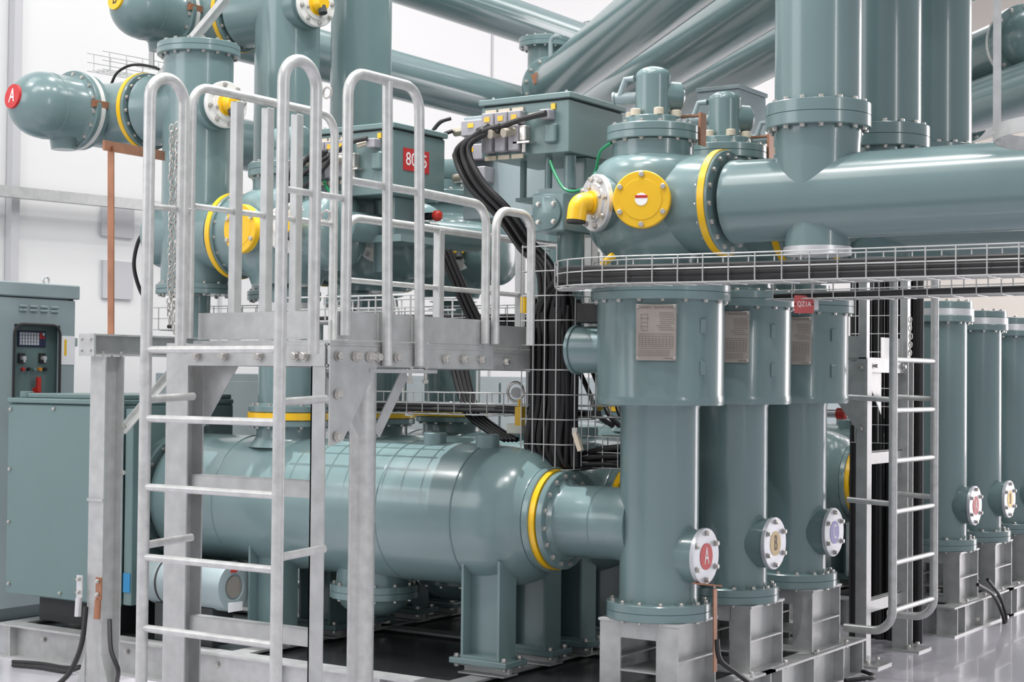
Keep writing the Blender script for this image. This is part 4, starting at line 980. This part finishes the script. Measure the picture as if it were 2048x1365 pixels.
# right-hand overhead cluster
pr = at(2028, 92, y=13.2)
long_pipe(pr, pr + D_ * 5, .24, 'overhead pipe right of the third riser, white ring on its near end')
t = thing('end_bell', 'domed bus end with bolts cut by the upper right corner', 'bus end', at(2064, 85, y=13.0), 'end bells of the bus')
q = at(2064, 80, y=13.0)
build('bell', MB().lathe([(-.1, .24), (.08, .24)] + dome(.24, .16, 8, .08), q, -D_, 44, cap=False), 'teal', t)
flange(t, q + D_ * .1, D_, .31, .07, 14, name='bell_flange', d=.015)
build('white_ring', MB().lathe([(.14, .22), (.14, .31), (.18, .31), (.18, .22)], q, D_, 44), 'white', t)
pr = at(1990, 200, y=13.0)
long_pipe(pr + D_ * .2 - D_ * 2.4, pr + D_ * .6, .21, 'lower overhead pipe end at the right edge under the white-ringed one', (0, 1))
long_pipe(at(1930, 270, y=16), at(2060, 230, y=13), .1, 'thin pale pipe behind the hoop at the right edge')

# ------------------------------------------------------------------ small items
t = thing('tag_plate', 'faded red plate reading QZ1A hanging from the lower right tray', 'sign', at(1608, 628, y=7.38))
p = at(1608, 609, y=7.38); n = V(.55, -.835, 0).normalized(); r = Z.cross(n)
pl = build('plate', MB().obox(p, (.098, .004, .088), (r, n, Z), 0, .0015), 'redp', t)
text('tag_text', 'QZ1A', .036, p + n * .0025, n, Z, 'ltr', pl, .72)
for s_ in (-.042, .042): build('screw', MB().cyl(p + r * s_ + n * .002, p + r * s_ + n * .005, .004, 8), 'dltr', pl)
build('backing_clip', MB().obox(p - n * .01 + r * .035, (.075, .01, .055), (r, n, Z)), 'alu', t)
t = thing('junction_box', 'small cream junction box left of the upright tray, above the tank', 'junction box', at(1035, 870, y=7.3))
build('case', MB().obox(at(1033, 858, y=7.3), (.10, .05, .055), bev=.004), 'box', t)
t = thing('earth_clamp', 'round pipe clamp with bracket at the far pillar, left of the upright tray', 'clamp', at(1030, 790, y=7.2))
build('ring', MB().torus(at(1031, 784, y=7.2), -Y, .05, .008, 32, 8), 'steel', t); build('hub', MB().cyl(at(1033, 786, y=7.2), at(1033, 786, y=7.24), .03, 20), 'galv', t)
t = thing('valve', 'yellow gas valve handle left of the upright tray', 'valve', at(1042, 840, y=7.2)); p = at(1040, 833, y=7.2)
build('body', MB().box(p - V(.02, .02, .05), p + V(.02, .02, .05)).cyl(p - Z * .05, p + Z * .09, .012, 12), 'yellow', t)
t = thing('valve', 'yellow tag valve beside the low handrail, left of the upright tray', 'valve', at(1049, 625, y=7.3)); p = at(1049, 610, y=7.3)
build('body', MB().cyl(p - Z * .045, p + Z * .045, .022, 14), 'yellow', t)
for i, (px, py, who) in enumerate(((817, 826, 'left red-and-white warning label on the tank top flange'), (966, 822, 'right red-and-white warning label on the tank top flange'))):
    p = at(px, py, y=7.3); 
    t = thing('warning_label', who, 'label', p - Z * .02); build('plate', MB().obox(p, (.045, .004, .035)), 'paper', t); build('red_band', MB().obox(p - Y * .003, (.03, .002, .012)), 'redp', t)
t = thing('gas_gauge', 'red-capped gas valve by the handrail curve', 'valve', at(880, 445, y=7.4)); p = at(873, 432, y=7.4)
build('body', MB().cyl(p - V(.08, 0, 0), p, .022, 16), 'black', t); build('cap', MB().lathe([(0, .032), (.02, .03), (.03, .015)], p, V(1, -.3, 0), 20), 'dred', t)
t = thing('gas_gauge', 'red-capped gas coupling between the C column and the far ladder post', 'valve', at(1680, 835, y=9.4)); p = at(1675, 828, y=9.4)
build('body', MB().cyl(p - V(.09, 0, 0), p, .025, 16), 'alu', t); build('cap', MB().lathe([(0, .036), (.05, .036), (.06, .02)], p, V(1, 0, 0), 20), 'dred', t)
t = thing('earth_lug_bar', 'cream insulated lug hanging at the corner of the upright tray', 'lug', at(1155, 880, y=6.96)); p = at(1150, 862, y=6.96)
build('bracket', MB().obox(p, (.03, .01, .03)), 'steel', t); build('lug', MB().bar(p - Z * .01, p + V(.035, 0, -.10), .024, .024, Y), 'cream', t)

# ------------------------------------------------------------------ hall shell
wallm, n_t, b_ = nt('white_wall_panel'); b_.inputs['Base Color'].default_value = (.72, .72, .72, 1); b_.inputs['Roughness'].default_value = .55
fl, n_t, b_ = nt('polished_grey_epoxy_floor')
b_.inputs['Base Color'].default_value = (.62, .60, .65, 1); b_.inputs['Roughness'].default_value = .16; b_.inputs['Coat Weight'].default_value = .3
tc = n_t.nodes.new('ShaderNodeTexCoord'); no = n_t.nodes.new('ShaderNodeTexNoise'); no.inputs['Scale'].default_value = 3; no.inputs['Detail'].default_value = 5
bp = n_t.nodes.new('ShaderNodeBump'); bp.inputs['Strength'].default_value = .06; bp.inputs['Distance'].default_value = .03
n_t.links.new(tc.outputs['Object'], no.inputs['Vector']); n_t.links.new(no.outputs['Fac'], bp.inputs['Height']); n_t.links.new(bp.outputs['Normal'], b_.inputs['Normal'])
beige = mat('beige_cladding', (.80, .75, .69), .6)
gpan = mat('pale_grey_panel', (.50, .50, .52), .5)
struct('floor', MB().box((-12.2, -4, -.1), (9, 36, 0)), fl)
struct('wall_left', MB().box((-12.2, -4, 0), (-12, 36, 10)), wallm)
struct('wall_back', MB().box((-12, 34, 0), (9, 34.2, 10)), beige)
struct('ceiling', MB().box((-12.2, -4, 10), (9, 36, 10.2)), wallm)
tr = MB()
for y_ in (8.6, 12.4, 17.4, 22.5, 27.5): tr.box((-12.0, y_ - .02, 0), (-11.985, y_ + .02, 10))
struct('trim_1', tr, gpan)
pa = MB()
p0, p1 = at(205, 410, x=-11.97), at(268, 478, x=-11.97); pa.box((-12, p0.y, p1.z), (-11.97, p1.y, p0.z))
p0, p1 = at(207, 520, x=-11.97), at(266, 600, x=-11.97); pa.box((-12, p0.y, p1.z), (-11.97, p1.y, p0.z))
struct('trim_2', pa, gpan)
q0, q1 = at(-20, 380, x=-11.8), at(420, 424, x=-11.8)
solo('cable_duct', MB().bar(q0, q1, .08, .10, Z), 'galv', 'pale horizontal duct along the white wall at left', 'cable duct')
q0, q1 = at(40, -10, x=-11.9), at(36, 400, x=-11.9)
solo('wall_conduit', MB().bar(V(-11.95, q0.y, 2), V(-11.95, q0.y, 8), .08, .09, Y), gpan, 'upright grey conduit on the white wall at far left', 'conduit')

# ------------------------------------------------------------------ light
w = bpy.data.worlds.new('hall_fill'); S.world = w; w.use_nodes = True  # even fill added through the unbuilt sides of the hall
w.node_tree.nodes['Background'].inputs['Color'].default_value = (.93, .96, 1, 1); w.node_tree.nodes['Background'].inputs['Strength'].default_value = .68
def area(name, loc, aim, sx, sy, power, col=(1, 1, 1)):
    l = bpy.data.lights.new(name, 'AREA'); l.shape = 'RECTANGLE'; l.size = sx; l.size_y = sy; l.energy = power; l.color = col
    o = bpy.data.objects.new(name, l); COL.objects.link(o); o.location = loc
    d = V(aim) - V(loc); o.rotation_mode = 'QUATERNION'; o.rotation_quaternion = d.to_track_quat('-Z', 'Y'); return o
for x, y, e in ((-9.0, 4, 110), (-9.0, 13, 110), (-5.2, 12.5, 230), (-1.5, 14, 260), (-4.5, 1, 260), (-5, 22, 200), (-8.5, 24, 120), (-4, 29.5, 420), (2, 29.5, 420)):  # the last two are added to brighten the back wall
    area('ceiling_lamp', (x, y, 9.6), (x, y, 0), 2.4, 5.0, e, (1, .98, .96))
for x, y in ((-8.2, 3.2), (-3.2, 3.6), (-7.6, 9.0), (-2.2, 8.2), (-3.0, 5.8)):
    area('high_bay_lamp', (x, y, 9.4), (x, y, 0), .28, .28, 160, (1, .99, .97))
l = bpy.data.lights.new('high_bay_lamp', 'SPOT'); l.energy = 3900; l.spot_size = math.radians(30); l.spot_blend = .7; l.shadow_soft_size = .035
o = bpy.data.objects.new('high_bay_lamp', l); COL.objects.link(o); o.location = (-5.75, 6.75, 9.5); o.rotation_mode = 'QUATERNION'; o.rotation_quaternion = (V(-5.0, 6.9, 1.3) - V(-5.75, 6.75, 9.5)).to_track_quat('-Z', 'Y')
area('right_streak_strip', (7.5, 3.0, 5.0), (-4, 7, 1.6), .45, 4.5, 150, (1, .98, .98))  # added narrow strip for streaks on the pipes, not a real window
area('side_key', (-9.5, -1.5, 5.5), (-6, 7, 1), 5, 4, 190, (.97, .98, 1))  # added soft key from the left front, not a real window
area('tall_window', (2.2, 27, 4.2), (-3, 9, 1.6), 4.5, 7.5, 800, (1, .95, .98))
S.view_settings.view_transform = 'Standard'; S.view_settings.look = 'None'; S.view_settings.exposure = 0.0; S.view_settings.gamma = 1
S.cycles.max_bounces = 8; S.cycles.diffuse_bounces = 4; S.cycles.glossy_bounces = 4
